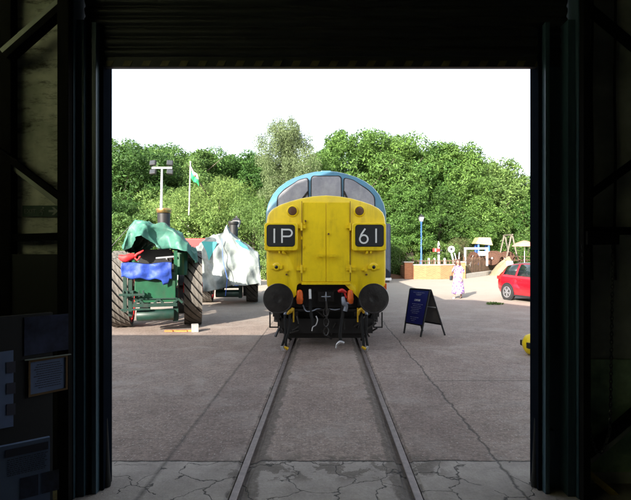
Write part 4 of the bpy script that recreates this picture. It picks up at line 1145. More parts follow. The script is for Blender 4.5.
def tarp_mesh(secs, hem, name, m, parent, folds=0.05, ncs=130, skirt=28, seed=0, fold_f=9.0, hem_fn=None, patches=None):
    """secs: list of (y, [(x,z)...]) across the engine; rear one drops as a curtain to hem(x)"""
    def resamp(pl_, n):
        P = [Vector((a, b)) for a, b in pl_]; L = [0]
        for a, b in zip(P, P[1:]): L.append(L[-1] + (b - a).length)
        out = []
        for k in range(n):
            s = L[-1] * k / (n - 1); i = 0
            while i < len(L) - 2 and L[i + 1] < s: i += 1
            t = (s - L[i]) / max(1e-6, L[i + 1] - L[i]); out.append(P[i].lerp(P[i + 1], t))
        return out
    S = [(y, resamp(p, ncs)) for y, p in secs]
    rows = []
    y0, s0 = S[0]
    for k in range(skirt, 0, -1):
        t = k / skirt
        row = []
        for i, p in enumerate(s0):
            u_ = i / (ncs - 1)
            h = hem(p.x, u_)
            z = p.y + (h - p.y) * t
            z = min(z, p.y)
            fo = folds * 1.6 * math.sin(fold_f * p.x + 2.2 * noise.noise(Vector((p.x * 1.5, z * 1.2, seed)))) * (0.25 + t)
            fo -= folds * 1.4 * (1 - abs(noise.noise(Vector((p.x * 2.6 + z * 0.9, z * 1.1, seed + 31)))) * 3.2) * 0.6
            fo += 0.10 * noise.noise(Vector((p.x * 2.5, z * 2.5, seed + 5)))
            xx = p.x + 0.05 * t * noise.noise(Vector((p.x * 3, z * 3, seed + 9))) * 2
            row.append(Vector((xx, y0 - 0.04 - 0.10 * t + fo, z)))
        rows.append(row)
    nl = 60
    for k in range(nl):
        t = k / (nl - 1) * (len(S) - 1); i = min(int(t), len(S) - 2); f_ = t - i
        ya = S[i][0] * (1 - f_) + S[i + 1][0] * f_
        row = []
        for a, b in zip(S[i][1], S[i + 1][1]):
            p = a.lerp(b, f_)
            ns_ = noise.noise(Vector((p.x * 2.2, ya * 1.6, seed))) * folds + noise.noise(Vector((p.x * 6, ya * 4, seed + 3))) * folds * 0.4
            rd = 1 - min(1, abs(noise.noise(Vector((p.x * 2.4 + ya, ya * 1.3 - p.x, seed + 17)))) * 4.5)
            ns_ += folds * 0.9 * rd ** 2
            row.append(Vector((p.x * (1 + ns_ * 0.6), ya + 0.03 * noise.noise(Vector((p.x * 5, 3, seed))), p.y + ns_)))
        rows.append(row)
    mb = MB()
    mb.rings(rows, False, False, closed=False)
    o = mb.build(name, m, parent, smooth=80)
    me = o.data; me.update()
    nr = [v.normal.copy() for v in me.vertices]
    for v, n_ in zip(me.vertices, nr):
        p = v.co
        q = Vector((p.x * 1.0 + p.z * 0.55, p.y * 0.8, p.z * 0.40 - p.x * 0.25)) * 1.5 + Vector((seed, 0, 0))
        a = noise.noise(q + Vector((0.35 * noise.noise(q * 1.7), 0, 0.4)))
        r1 = max(0, 1 - abs(a) * 5.5)
        b = noise.noise(q * 2.3 + Vector((9, 4, 2))); r2 = max(0, 1 - abs(b) * 5)
        c = noise.noise(Vector((p.x * 1.3 - p.z * 1.1, p.y, p.z * .7 + p.x * .4)) * 3.4 + Vector((3, 8, seed))); r3 = max(0, 1 - abs(c) * 6)
        v.co = p + n_ * (folds * (0.42 * r1 * r1 + 0.07 * r2 * r2 - 0.08 * r3 * r3))
    md = o.modifiers.new('solid', 'SOLIDIFY'); md.thickness = 0.008; md.offset = 0
    return o

E1 = Vector((-4.30, 12.53, 0)); RZ1 = 0.27
e1 = traction_engine('green traction engine, nearer of the two, brass capped chimney, blue sheet hung on its back', E1, RZ1, 'traction engines under covers')
tp = thing('tarpaulin', 'green tarpaulin draped over the nearer traction engine', 'tarpaulin', (E1.x, E1.y, 2.0), RZ1)
Zo = -2.0
def sec(pts): return [(a, b + Zo) for a, b in pts]
def sec1(pts): return [(a if a < .5 else .5 + (a - .5) * .62, b + Zo) for a, b in pts]
def hem1(x, u_):
    # photograph: hem arches up to show the dark bunker on the left, low at the far right
    pts = [(-0.72, 1.95), (-0.55, 2.02), (-0.38, 2.28), (-0.28, 2.30), (-0.1, 2.12), (0.1, 1.98), (0.35, 2.0), (0.56, 1.98), (0.75, 1.86), (0.90, 1.66), (1.0, 1.6)]
    for (a, b), (c, d) in zip(pts, pts[1:]):
        if x <= c: return b + (d - b) * max(0, (x - a)) / (c - a) + Zo
    return pts[-1][1] + Zo
tarp_mesh([(-0.75, sec1([(-0.72, 1.95), (-0.68, 2.15), (-0.56, 2.50), (-0.46, 2.66), (-0.25, 2.66), (-0.1, 2.54), (0.15, 2.52), (0.4, 2.44), (0.62, 2.28), (0.9, 2.06), (1.14, 1.86), (1.2, 1.66)])),
           (0.2, sec1([(-0.74, 1.9), (-0.70, 2.15), (-0.58, 2.45), (-0.46, 2.56), (-0.2, 2.60), (0.0, 2.52), (0.2, 2.46), (0.45, 2.38), (0.65, 2.25), (0.9, 2.05), (1.12, 1.9), (1.2, 1.6)])),
           (1.2, sec1([(-0.6, 1.7), (-0.55, 2.0), (-0.5, 2.15), (-0.4, 2.25), (-0.2, 2.35), (0.0, 2.35), (0.2, 2.3), (0.35, 2.2), (0.5, 2.0), (0.6, 1.8), (0.65, 1.7), (0.7, 1.5)])),
           (2.6, sec1([(-0.55, 1.4), (-0.52, 1.6), (-0.48, 1.8), (-0.35, 1.98), (-0.2, 2.03), (0.0, 2.05), (0.2, 2.03), (0.35, 1.98), (0.48, 1.8), (0.52, 1.7), (0.54, 1.6), (0.56, 1.4)]))],
          hem1, 'sheet', M['tarp_green'], tp, folds=0.10, seed=11, fold_f=8)
mb = MB(); mb.tube([(-0.55, -0.6, 0.6), (-1.2, -0.4, -0.15)], 0.012, 6); mb.build('rope', M['cable'], tp)
# blue sheet
bs = thing('blue_sheet', 'bright blue plastic sheet hung over a rail at the engine rear', 'sheet', (E1.x, E1.y, 0), RZ1)
mb = MB(); rows = []
for k in range(11):
    t = k / 10; row = []
    for i in range(40):
        s = i / 39; x = -0.74 + 1.12 * s
        top = 1.645 + 0.02 * math.sin(s * 9); low = 1.31 - 0.06 * s - (0.10 if 0.80 < s < 0.93 else 0) + 0.02 * math.sin(s * 21) + 0.02 * (s < 0.1)
        z = top + (low - top) * t
        row.append(Vector((x + 0.01 * noise.noise(Vector((x * 4, z * 4, 2))), -1.10 - 0.035 * math.sin(x * 14 + 3 * noise.noise(Vector((x * 2, z * 2, 1)))) * t - 0.06 * noise.noise(Vector((x * 5, z * 6, 8))), z)))
    rows.append(row)
rows.insert(0, [Vector((p.x, -0.9, p.z + 0.01)) for p in rows[0]])
mb.rings(rows, False, False, closed=False); mb.build('sheet', M['bluesheet'], bs, smooth=70, solid=0.006)
# red cloth bundle
rc_ = thing('red_cloth', 'bundle of red cloth tied at the top left of the engine rear', 'cloth', (E1.x, E1.y, 0), RZ1)
mb = MB()
rows = []
for k in range(13):
    t = k / 12; x = -0.80 + 0.36 * t
    rad = 0.085 * (math.sin(math.pi * min(1, t * 0.9 + 0.08)) ** 0.5) + 0.01
    rows.append([Vector((x, -0.95 + rad * 0.8 * math.cos(a) * (1 + 0.4 * noise.noise(Vector((x * 9, a, 1)))), 1.79 - 0.03 * math.sin(t * 5) + rad * math.sin(a) * (1 + 0.4 * noise.noise(Vector((x * 9, a, 4)))))) for a in [2 * math.pi * q / 14 for q in range(14)]])
mb.rings(rows); mb.tube([(-0.46, -0.95, 1.80), (-0.40, -0.98, 1.87), (-0.33, -0.98, 1.90), (-0.26, -0.97, 1.95)], [.035, .025, .03, .015], 8); mb.tube([(-0.46, -0.95, 1.78), (-0.40, -0.98, 1.72), (-0.36, -0.98, 1.76), (-0.33, -0.97, 1.81)], .022, 8)
mb.build('cloth', M['redcloth'], rc_, smooth=60)
# chock and timber on the ground
p = at(193, 331, 11.6)
o_ = MB().box((0, 0, 0.09), (0.16, 0.2, 0.18)).build('wheel_chock', M['chock'], bevel=0.01); o_.location = (-3.15, 11.78, 0); o_.rotation_euler = (0, 0, 0.3)
tag(o_, 'grey concrete block behind the right rear engine wheel', 'chock')
mb = MB()
for k in range(4): mb.bb(-0.32 + 0.13 * k, -0.12 + 0.17 * k, -0.05 + 0.03 * (k % 2), 0.02 + 0.03 * (k % 2), 0.0, 0.035)
o_ = mb.build('timber_scraps', M['plank'], bevel=0.004); o_.location = (-3.55, 11.78, 0.003); tag(o_, 'orange brown timber scraps on the ground beside the grey block', 'timber')

# second engine under grey sheet
E2 = Vector((-3.70, 18.7, 0)); RZ2 = 0.13
e2 = copy_tree(e1); e2.location = E2; e2.rotation_euler = (0, 0, RZ2)
e2['label'] = 'green traction engine farther off beside the locomotive, hidden down to its wheels by grey sheet'
# second engine has a plain dark chimney: replace cap
for c in e2.children:
    if c.name.startswith('chimney'):
        for g in c.children: g.data = g.data.copy(); g.data.materials[0] = M['black']
tp2 = thing('tarpaulin', 'pale grey weathered tarpaulin with teal corners covering the farther traction engine', 'tarpaulin', (E2.x, E2.y, 2.0), RZ2)
def hem2(x, u_): return (0.58 + 0.10 * (x + 1.1) + 0.10 * noise.noise(Vector((x * 2, 0, 3))) - 0.08 * math.exp(-((x + 0.6) / 0.4) ** 2)) + Zo
tarp_mesh([(-1.30, sec([(-1.16, 0.6), (-1.14, 1.5), (-1.02, 2.05), (-0.80, 2.35), (-0.4, 2.52), (-0.12, 2.62), (0.0, 2.86), (0.10, 2.60), (0.45, 2.32), (0.85, 2.0), (1.10, 1.78), (1.16, 1.0), (1.17, 0.72)])),
           (0.3, sec([(-1.18, 0.7), (-1.15, 1.5), (-1.03, 1.98), (-0.80, 2.25), (-0.4, 2.4), (-0.12, 2.5), (0.0, 2.65), (0.10, 2.5), (0.45, 2.25), (0.85, 2.0), (1.10, 1.75), (1.16, 1.0), (1.17, 0.8)])),
           (2.2, sec([(-0.75, 0.9), (-0.7, 1.4), (-0.65, 1.7), (-0.5, 1.9), (-0.3, 2.0), (-0.12, 2.05), (0.0, 2.06), (0.10, 2.05), (0.35, 1.98), (0.55, 1.8), (0.7, 1.5), (0.75, 1.0), (0.8, 0.9)]))],
          hem2, 'sheet', M['tarp_grey'], tp2, folds=0.065, seed=21, fold_f=6.0, skirt=64, ncs=170)
# teal corners: small sheets lying just on the curtain
def patch(poly, y):
    mb = MB(); mb.prism(poly, lambda p: Vector((p[0], y - 0.01 + 0.02 * math.sin(p[0] * 9) , p[1] + Zo)), lambda p: Vector((p[0], y + 0.004 + 0.02 * math.sin(p[0] * 9), p[1] + Zo)))
    mb.build('teal_corner', M['teal'], tp2)
patch([(-0.86, 2.30), (-0.3, 2.28), (-0.42, 2.0), (-0.60, 1.62), (-0.68, 1.95)], -1.50)
patch([(0.30, 2.33), (0.48, 2.14), (0.80, 1.98), (0.72, 2.12), (0.40, 2.36)], -1.46)
mb = MB(); mb.tube([(-0.16, -1.50, 2.4 + Zo), (-0.10, -1.6, 1.6 + Zo), (0.05, -1.65, 1.0 + Zo), (-0.02, -1.60, 0.4 + Zo)], 0.012, 6); mb.build('rope', M['playblue'], tp2)

# ------------------------------------------------------------------ A-board
ab = thing('sandwich_board', 'black framed pavement board with navy poster and white writing on the tarmac', 'sandwich board', (0, 0, 0), 0)
Y0 = 11.35
fl = at(404.5, 333.5, 11.5); fr_ = at(419, 337, 11.05); tl_ = at(410.5, 290, 11.6); tr_ = at(431.5, 290.5, 11.15)
# two hinged frames: front leaf faces left-front, rear leaf swings back to the right
BL = Vector((1.84, 11.55, 0)); BR = Vector((2.13, 11.03, 0))           # feet of the front leaf
back = Vector((0.62, 0.30, 0))
TLp = Vector((2.00, 11.62, 1.04)); TRp = Vector((2.37, 11.18, 1.04))
RL = BL + Vector((0.50, 0.32, 0)); RR = BR + Vector((0.60, 0.22, 0))
ab.location = (2.15, 11.3, 0)
def leaf(A, B, Ct, D, name_, m_face, flip):
    """A,B feet; Ct,D top"""
    mb = MB()
    for a, b in ((A, Ct), (B, D)): mb.bar(a, b + Vector((0, 0, 0)), 0.032, 0.032)
    lo = 0.24
    Al, Bl = A.lerp(Ct, lo), B.lerp(D, lo)
    mb.bar(Al, Bl, 0.03, 0.03); mb.bar(Ct, D, 0.032, 0.04)
    fr = mb.build(name_, M['boardblack'], ab, bevel=0.004, world=True)
    nn = (Bl - Al).cross(Ct - Al).normalized() * flip
    q = [Al, Bl, D, Ct]
    mb = MB()
    def bl(u_, v_, o): return Al.lerp(Bl, u_).lerp(Ct.lerp(D, u_), v_) + nn * o
    K = 8
    front = [[bl(i / K, j / K, 0.012) for i in range(K + 1)] for j in range(K + 1)]
    mb.rings(front, False, False, closed=False); mb.rings([[p - nn * 0.008 for p in r] for r in front], False, False, closed=False)
    pn = mb.build('poster' if flip > 0 else 'back_panel', m_face, None)
    pn.data.transform(Matrix.Translation(-ab.location)); pn.parent = fr
    return fr, Al, Bl, Ct, D, nn
fr1, Al, Bl, Ct, D, nn = leaf(BL, BR, TLp, TRp, 'front_frame', M['navy'], 1)
fr2, *_ = leaf(RL, RR, TLp + Vector((0.03, 0.02, 0)), TRp + Vector((0.03, 0.02, 0)), 'rear_frame', M['boardback'], -1)
mb = MB(); mb.bar(RL.lerp(TLp, 0.62), RR.lerp(TRp, 0.62), 0.012, 0.02); q_ = mb.build('stay', M['galv'], None); q_.data.transform(Matrix.Translation(-ab.location)); q_.parent = fr2
def onleaf(s, t): # s across 0..1, t down 0..1
    top = Ct.lerp(D, s); bot = Al.lerp(Bl, s); return top.lerp(bot, t) + nn * 0.0145
mb = MB(); rnd = random.Random(8)
def words(mb, s0, s1, t, h, jit=0.0):
    s = s0
    while s < s1:
        e = min(s1, s + rnd.uniform(0.03, 0.11))
        tt = t + jit * rnd.uniform(-1, 1)
        q = [onleaf(s, tt), onleaf(e, tt), onleaf(e, tt + h), onleaf(s, tt + h)]
        mb.rings([[p for p in q], [p + nn * 0.0015 for p in q]]); s = e + 0.025
for (s0, s1, t) in ((.22, .78, .085), (.36, .66, .13), (.40, .62, .16)): words(mb, s0, s1, t, 0.010)
for k, (s0, s1) in enumerate(((.24, .82), (.30, .72), (.2, .78), (.26, .66), (.22, .7), (.3, .62))): words(mb, s0, s1, 0.42 + 0.052 * k, 0.011)
for k, (s0, s1) in enumerate(((.24, .70), (.28, .58), (.34, .52))): words(mb, s0, s1, 0.80 + 0.05 * k, 0.011)
words(mb, .33, .34, .295, 0.045); 
q_ = mb.build('small_print', M['paleprint'], None); q_.data.transform(Matrix.Translation(-ab.location)); q_.parent = fr1
mb = MB(); rnd = random.Random(2)
for s in (.34, .385, .43, .475, .52, .565, .61):
    for (a, b, c, d) in ((0, .008, 0, .05), (.022, .03, .015, .05), (0, .03, .0, .012), (0, .03, .038, .05)):
        if rnd.random() < 0.8:
            q = [onleaf(s + a, .285 + c), onleaf(s + b, .285 + c), onleaf(s + b, .285 + d), onleaf(s + a, .285 + d)]
            mb.rings([q, [p + nn * 0.002 for p in q]])
q_ = mb.build('heading', M['whiteprint'], None); q_.data.transform(Matrix.Translation(-ab.location)); q_.parent = fr1

# ------------------------------------------------------------------ yellow drum at the door post
yd = thing('yellow_barrier_drum', 'rounded yellow drum with a black strap half hidden behind the right door post', 'barrier drum', (3.86, 9.1, 0))
mb = MB(); mb.lathe([(0, 0.02), (0.02, 0.10), (0.07, 0.17), (0.14, 0.195), (0.8, 0.195), (0.85, 0.17), (0.87, 0.02)], (-0.2, 0, 0.196), (1, 0, 0), 28)
dr = mb.build('drum', M['yellow2'], yd, smooth=50)
mb = MB(); mb.bb(-0.18, 0.6, -0.205, 0.205, 0.145, 0.25); mb.build('strap', M['rubber'], yd, bevel=0.02)
mb = MB(); mb.bb(-0.05, 0.6, -0.08, 0.08, 0.0, 0.02); mb.build('base', M['rubber'], yd)

# ------------------------------------------------------------------ woman in floral dress
def floral():
    m = mat('white purple floral cotton', (0.5, 0.45, 0.6), 0.8)
    n = m.node_tree.nodes; l = m.node_tree.links
    tc = [q for q in n if q.type == 'TEX_COORD'][0]
    vo = n.new('ShaderNodeTexVoronoi'); vo.inputs['Scale'].default_value = 9
    nz = n.new('ShaderNodeTexNoise'); nz.inputs['Scale'].default_value = 14; nz.inputs['Detail'].default_value = 3
    l.new(tc.outputs['Object'], vo.inputs['Vector']); l.new(tc.outputs['Object'], nz.inputs['Vector'])
    ad = n.new('ShaderNodeMath'); ad.operation = 'MULTIPLY_ADD'; ad.inputs[1].default_value = 0.5
    l.new(nz.outputs['Fac'], ad.inputs[0]); l.new(vo.outputs['Distance'], ad.inputs[2])
    cr = n.new('ShaderNodeValToRGB'); cr.color_ramp.interpolation = 'CONSTANT'; e = cr.color_ramp.elements
    e[0].position = 0; e[0].color = (0.18, 0.09, 0.36, 1); e[1].position = 0.56; e[1].color = (0.30, 0.20, 0.50, 1)
    e2_ = e.new(0.68); e2_.color = (0.46, 0.38, 0.56, 1)
    l.new(ad.outputs[0], cr.inputs[0]); l.new(cr.outputs[0], n['Principled BSDF'].inputs['Base Color'])
    return m
M['floral'] = floral()
PX = at(458, 298, 20.5)
RP = R(-35)
per = thing('person', 'woman in a long white and purple floral dress walking across the sunlit yard', 'person', (PX.x, 20.5, 0), RP)
# facing -Y in local space
def skin_body():
    bm = bmesh.new(); rad = {}
    def v(p, r):
        q = bm.verts.new(p); rad[q] = r; return q
    def chain(start, pts):
        last = start
        for p, r in pts:
            q = v(p, r); bm.edges.new((last, q)); last = q
        return last
    pel = v((0, 0, 0.86), 0.13)
    chest = chain(pel, [((0, 0.0, 1.0), 0.11), ((0, -0.01, 1.14), 0.12), ((0, 0.0, 1.27), 0.11)])
    neck = chain(chest, [((0, 0.0, 1.36), 0.05), ((0, -0.015, 1.42), 0.048)])
    chain(neck, [((0, -0.02, 1.48), 0.082), ((0, -0.015, 1.55), 0.088), ((0, 0.0, 1.60), 0.06)])
    for sx in (-1, 1):
        hp = Vector(( -sx * 0.0, 0, 0))
        fwd = -0.16 if sx < 0 else 0.14
        chain(pel, [((sx * 0.09, 0, 0.80), 0.085), ((sx * 0.095, fwd * 0.5 - 0.02, 0.46), 0.055), ((sx * 0.09, fwd, 0.10), 0.033), ((sx * 0.095, fwd - 0.05, 0.045), 0.03), ((sx * 0.10, fwd - 0.16, 0.03), 0.025)])
        sw = 0.10 if sx < 0 else -0.06
        w_ = chain(chest, [((sx * 0.15, 0.0, 1.28), 0.05), ((sx * 0.20, sw * 0.4, 1.02), 0.037), ((sx * 0.22, -0.06 + sw, 0.83), 0.026), ((sx * 0.222, -0.085 + sw, 0.775), 0.024)])
        for k in range(4):
            o = (k - 1.5) * 0.018
            chain(w_, [((sx * 0.224, -0.095 + sw + o, 0.735), 0.008), ((sx * 0.218, -0.10 + sw + o, 0.705 + 0.006 * abs(k - 1)), 0.0075), ((sx * 0.206, -0.103 + sw + o, 0.680 + 0.008 * abs(k - 1)), 0.007)])
        chain(w_, [((sx * 0.215, -0.125 + sw, 0.765), 0.009), ((sx * 0.205, -0.14 + sw, 0.735), 0.008)])
    me = bpy.data.meshes.new('body'); bm.verts.index_update()
    order = [rad[q] for q in bm.verts]
    bm.to_mesh(me); bm.free()
    me.materials.append(M['skin'])
    o = bpy.data.objects.new('body', me); C.objects.link(o); o.parent = per
    md = o.modifiers.new('skin', 'SKIN'); md.use_smooth_shade = True
    for i, r in enumerate(order): me.skin_vertices[0].data[i].radius = (r, r)
    me.skin_vertices[0].data[0].use_root = True
    o.modifiers.new('s', 'SUBSURF').levels = 1; o.modifiers['s'].render_levels = 1
    return o
skin_body()
def oval(z, rx, ry, cy=0, cx=0, n=28, wav=0, ph=0):
    return [Vector((cx + rx * (1 + wav * math.sin(7 * a + ph)) * math.cos(a), cy + ry * (1 + wav * math.sin(7 * a + ph)) * math.sin(a), z)) for a in [2 * math.pi * k / n for k in range(n)]]
mb = MB()
mb.rings([oval(0.20, 0.25, 0.27, wav=.07), oval(0.35, 0.24, 0.25, wav=.06, ph=.3), oval(0.55, 0.215, 0.22, wav=.045, ph=.6), oval(0.75, 0.20, 0.185, wav=.02), oval(0.92, 0.185, 0.155), oval(1.04, 0.145, 0.125), oval(1.16, 0.165, 0.145, -.015), oval(1.26, 0.185, 0.13), oval(1.335, 0.15, 0.10), oval(1.36, 0.085, 0.075)], False, False)
for sx in (-1, 1):
    mb.rings([[Vector((sx * (0.13 + 0.09 * t), 0.01 * t + rr_ * math.cos(a), 1.30 - 0.13 * t + rr_ * math.sin(a) * 0.9 + 0.0)) for a in [2 * math.pi * k / 14 for k in range(14)]] for t, rr_ in ((0, 0.08), (0.5, 0.078), (1.0, 0.085), (1.2, 0.088))], False, False)
mb.build('dress', M['floral'], per, smooth=60, solid=0.006)
mb = MB()
mb.rings([oval(1.18, 0.10, 0.035, 0.12), oval(1.28, 0.115, 0.055, 0.10), oval(1.40, 0.105, 0.07, 0.055), oval(1.48, 0.10, 0.085, 0.03), oval(1.56, 0.098, 0.095, 0.012), oval(1.625, 0.075, 0.075, 0.005), oval(1.645, 0.03, 0.03, 0.0)])
mb.tube([(0.085, -0.03, 1.55), (0.10, -0.03, 1.45), (0.105, -0.02, 1.33), (0.10, 0.0, 1.22)], [.03, .032, .03, .015], 8)
mb.tube([(-0.085, -0.02, 1.55), (-0.095, -0.0, 1.45), (-0.095, 0.0, 1.33)], [.03, .03, .015], 8)
mb.build('hair', M['hair'], per, smooth=70)
mb = MB()
for sx in (-1, 1):
    mb.lathe([(0, 0.002), (0.003, 0.009), (0.006, 0.002)], (sx * 0.032, -0.098, 1.53), (0, -1, 0), 10)
mb.build('eyes', M['ink'], per)
mb = MB(); mb.tube([(0, -0.095, 1.525), (0, -0.112, 1.497), (0, -0.10, 1.49)], [.008, .013, .008], 8); mb.build('nose', M['skin'], per, smooth=60)
mb = MB(); mb.tube([(-0.025, -0.094, 1.462), (0, -0.102, 1.460), (0.025, -0.094, 1.462)], [.004, .007, .004], 6); mb.build('mouth', M['redcloth'], per, smooth=60)
for sx, fy in ((-1, -0.16), (1, 0.14)):
    mb = MB(); mb.rings([oval(0.0, 0.042, 0.115, fy - 0.06, sx * 0.097, 16), oval(0.03, 0.043, 0.115, fy - 0.06, sx * 0.097, 16), oval(0.06, 0.036, 0.08, fy - 0.04, sx * 0.097, 16)]); mb.build('shoe', M['blackcloth'] if sx > 0 else M['white'], per, smooth=50)
hb_ = thing('shoulder_bag', 'small black shoulder bag at the hip of the woman', 'bag', (PX.x, 20.5, 0), RP)
mb = MB(); mb.box((-0.27, -0.03, 0.84), (0.09, 0.24, 0.19)); mb.build('bag_body', M['blackcloth'], hb_, bevel=0.025, smooth=40)
mb = MB(); mb.tube([(-0.25, -0.08, 0.92), (-0.20, -0.13, 1.10), (-0.10, -0.16, 1.22), (0.05, -0.12, 1.33), (0.12, 0.0, 1.37)], 0.009, 6); mb.build('strap', M['blackcloth'], hb_)

# ------------------------------------------------------------------ red hatchback
def build_car():
    hd = Vector((0.33, -0.95, 0)).normalized()
    ang = math.atan2(hd.y, hd.x)
    cx_, cy_ = 8.52, 18.85
    car = thing('parked_car', 'red five door hatchback with dark windows parked in the sun, cut by the door post', 'car', (cx_, cy_, 0), ang)
    # local: +x forward, y left; length 4.0 -> x -2.0..2.0
    st = [  # x, half width low, hw mid, belt hw, belt z, roof hw, roof z, sill z
        (-1.98, .55, .62, .58, .78, .50, .80, .42), (-1.93, .68, .76, .72, .90, .58, .97, .34), (-1.80, .76, .83, .80, .98, .58, 1.16, .30), (-1.55, .80, .865, .82, 1.0, .57, 1.39, .26),
        (-1.25, .82, .875, .83, .99, .575, 1.46, .22), (-0.8, .83, .87, .82, .97, .59, 1.50, .2), (-0.2, .83, .865, .82, .95, .60, 1.515, .2), (0.3, .83, .865, .82, .93, .585, 1.47, .2),
        (0.75, .82, .865, .81, .91, .60, 1.22, .2), (1.1, .82, .865, .80, .90, .70, .98, .22), (1.5, .80, .84, .77, .84, .68, .90, .26), (1.82, .72, .77, .70, .72, .60, .80, .28), (1.98, .55, .6, .56, .62, .46, .66, .34)]
    def ring(s):
        x, a, b, c, bz, d, rz, sz = s
        pts = [(a, sz), (b, sz + .16), (b + .005, (sz + bz) / 2 + .03), (b - .01, bz - .08), (c, bz), (c + (d - c) * .5, bz + (rz - bz) * .55), (d, bz + (rz - bz) * .93), (d * .7, rz), (0, rz + .012)]
        full = pts + [(-y, z) for y, z in reversed(pts[:-1])]
        return [Vector((x, y, z)) for y, z in full]
    RG = [ring(s) for s in st]
    mb = MB(); mb.rings(RG); mb.build('body', M['carred'], car, smooth=35)
    def panel(i0, i1, rows_, side, name_, m_, par, off=0.006, shr=0.10):
        mb = MB()
        idx = [r if side > 0 else 16 - r for r in rows_]
        P = [[RG[i][k] for k in idx] for i in range(i0, i1 + 1)]
        cen = sum((sum(r, Vector()) for r in P), Vector()) / (len(P) * len(P[0]))
        out = Vector((0, side, 0.35)).normalized() if side else Vector((0, 0, 1))
        P = [[cen + (p - cen) * (1 - shr) + out * off for p in r] for r in P]
        mb.rings(P, False, False, closed=False)
        return mb.build(name_, m_, par, smooth=60, solid=0.008)
    for sd in (-1, 1):
        panel(3, 5, (4, 5, 6), sd, 'rear_side_window', M['carglass'], car, 0.008, 0.10)
        panel(5, 8, (4, 5, 6), sd, 'front_side_window', M['carglass'], car, 0.008, 0.09)
        for x in (-0.82, 0.35):
            mb = MB(); mb.bb(x - 0.004, x + 0.004, *sorted((sd * 0.868, sd * 0.874)), 0.30, 0.92); mb.build('door_seam', M['blackcloth'], car)
        mb = MB(); mb.bb(0.45, 0.63, *sorted((sd * 0.84, sd * 1.0)), 0.93, 1.05); mb.build('wing_mirror', M['carroof'], car, bevel=0.02)
        mb = MB(); mb.bb(-0.62, -0.45, *sorted((sd * 0.865, sd * 0.895)), 0.82, 0.85); mb.build('door_handle', M['carred'], car, bevel=0.008)
        mb = MB(); mb.bb(-1.90, -1.62, *sorted((sd * 0.70, sd * 0.845)), 0.82, 0.96); mb.build('tail_light', M['red'], car, bevel=0.03)
        mb = MB(); mb.bb(1.55, 1.88, *sorted((sd * 0.60, sd * 0.775)), 0.60, 0.72); mb.build('headlight', M['floodglass'], car, bevel=0.03)
        mb = MB(); mb.bb(-0.95, 0.95, *sorted((sd * 0.80, sd * 0.868)), 0.19, 0.25); mb.build('sill', M['blackcloth'], car, bevel=0.01)
    # roof and screens
    mb = MB(); P = [[RG[i][k] + Vector((0, 0, 0.006)) for k in (6, 7, 8, 9, 10)] for i in (3, 4, 5, 6, 7)]; mb.rings(P, False, False, closed=False); mb.build('roof', M['carroof'], car, smooth=60, solid=0.006)
    for i0, i1, nm in ((7, 9, 'windscreen'), (1, 3, 'rear_window')):
        mb = MB(); P = [[RG[i][k] * 1.0 + Vector((0.01 if i0 > 5 else -0.01, 0, 0.01)) for k in (6, 7, 8, 9, 10)] for i in range(i0, i1 + 1)]
        mb.rings(P, False, False, closed=False); mb.build(nm, M['carglass'], car, smooth=60, solid=0.006)
    for x in (-1.22, 1.25):
        for sd in (-1, 1):
            mb = MB(); mb.lathe([(0, .02), (0, .375), (.03, .375), (.03, .02)], (x, sd * 0.852, 0.33), (0, sd, 0), 32); mb.build('wheel_arch', M['blackcloth'], car)
            mb = MB(); mb.lathe([(0, .28), (0, .31), (.03, .325), (.16, .325), (.20, .31), (.205, .23), (.19, .215)], (x, sd * 0.70, 0.325), (0, sd, 0), 32); wh = mb.build('wheel', M['tyre'], car, smooth=40)
            mb = MB(); mb.lathe([(0, .23), (.01, .225), (.012, .19), (-.05, .185)], (x, sd * 0.898, 0.325), (0, sd, 0), 32, cap=False)
            for k in range(10):
                a = 2 * math.pi * k / 10 + (0.12 if k % 2 else -0.12)
                mb.bar((x + .05 * math.cos(a), sd * .905, .325 + .05 * math.sin(a)), (x + .20 * math.cos(a), sd * .90, .325 + .20 * math.sin(a)), .02, .03)
            mb.cyl((x, sd * .87, .325), (x, sd * .915, .325), .05, n=12)
            mb.build('rim', M['alloy'], wh)
            mb = MB(); mb.cyl((x, sd * .86, .325), (x, sd * .885, .325), .20, n=24); mb.build('brake_disc', M['black'], wh)
    mb = MB(); mb.bb(-1.75, 1.75, -0.68, 0.68, 0.16, 0.30); mb.build('underbody', M['blackcloth'], car)
build_car()

# ------------------------------------------------------------------ lighting mast, flagpole, lamp posts
p = at(162, 168, 29.0)
fm = thing('floodlight_mast', 'white pole carrying four floodlights above the nearer traction engine', 'floodlight', (p.x, 29, 0))
mb = MB(); mb.lathe([(0, 0.12), (2.0, 0.10), (p.z, 0.055)], (-0.12, 0, 0), (0.12 / p.z, 0, 1), 16); mb.build('pole', M['galv'], fm, smooth=50)
mb = MB(); mb.bb(-0.6, 0.6, -0.04, 0.04, p.z - 0.05, p.z + 0.05); mb.build('cross_arm', M['galv'], fm, bevel=0.01)
for sx in (-1, 1):
    for dz in (-0.30, 0.32):
        c = Vector((sx * 0.50, -0.1, p.z + dz * .85)); ROT = Matrix.Rotation(R(-20), 3, 'X') @ Matrix.Rotation(R(12 * sx), 3, 'Z')
        mb = MB(); mb.box(c, (0.36, 0.18, 0.30), ROT); fl_ = mb.build('floodlight', M['floodblack'], fm, bevel=0.04)
        mb = MB(); mb.box(c + ROT @ Vector((0, -0.098, 0)), (0.28, 0.012, 0.22), ROT); mb.build('lens', M['floodglass'], fl_)
p = at(190.5, 163, 36.0)
fp = thing('flagpole', 'slim white flagpole with a drooping flag behind the nearer traction engine', 'flagpole', (p.x, 36, 0))
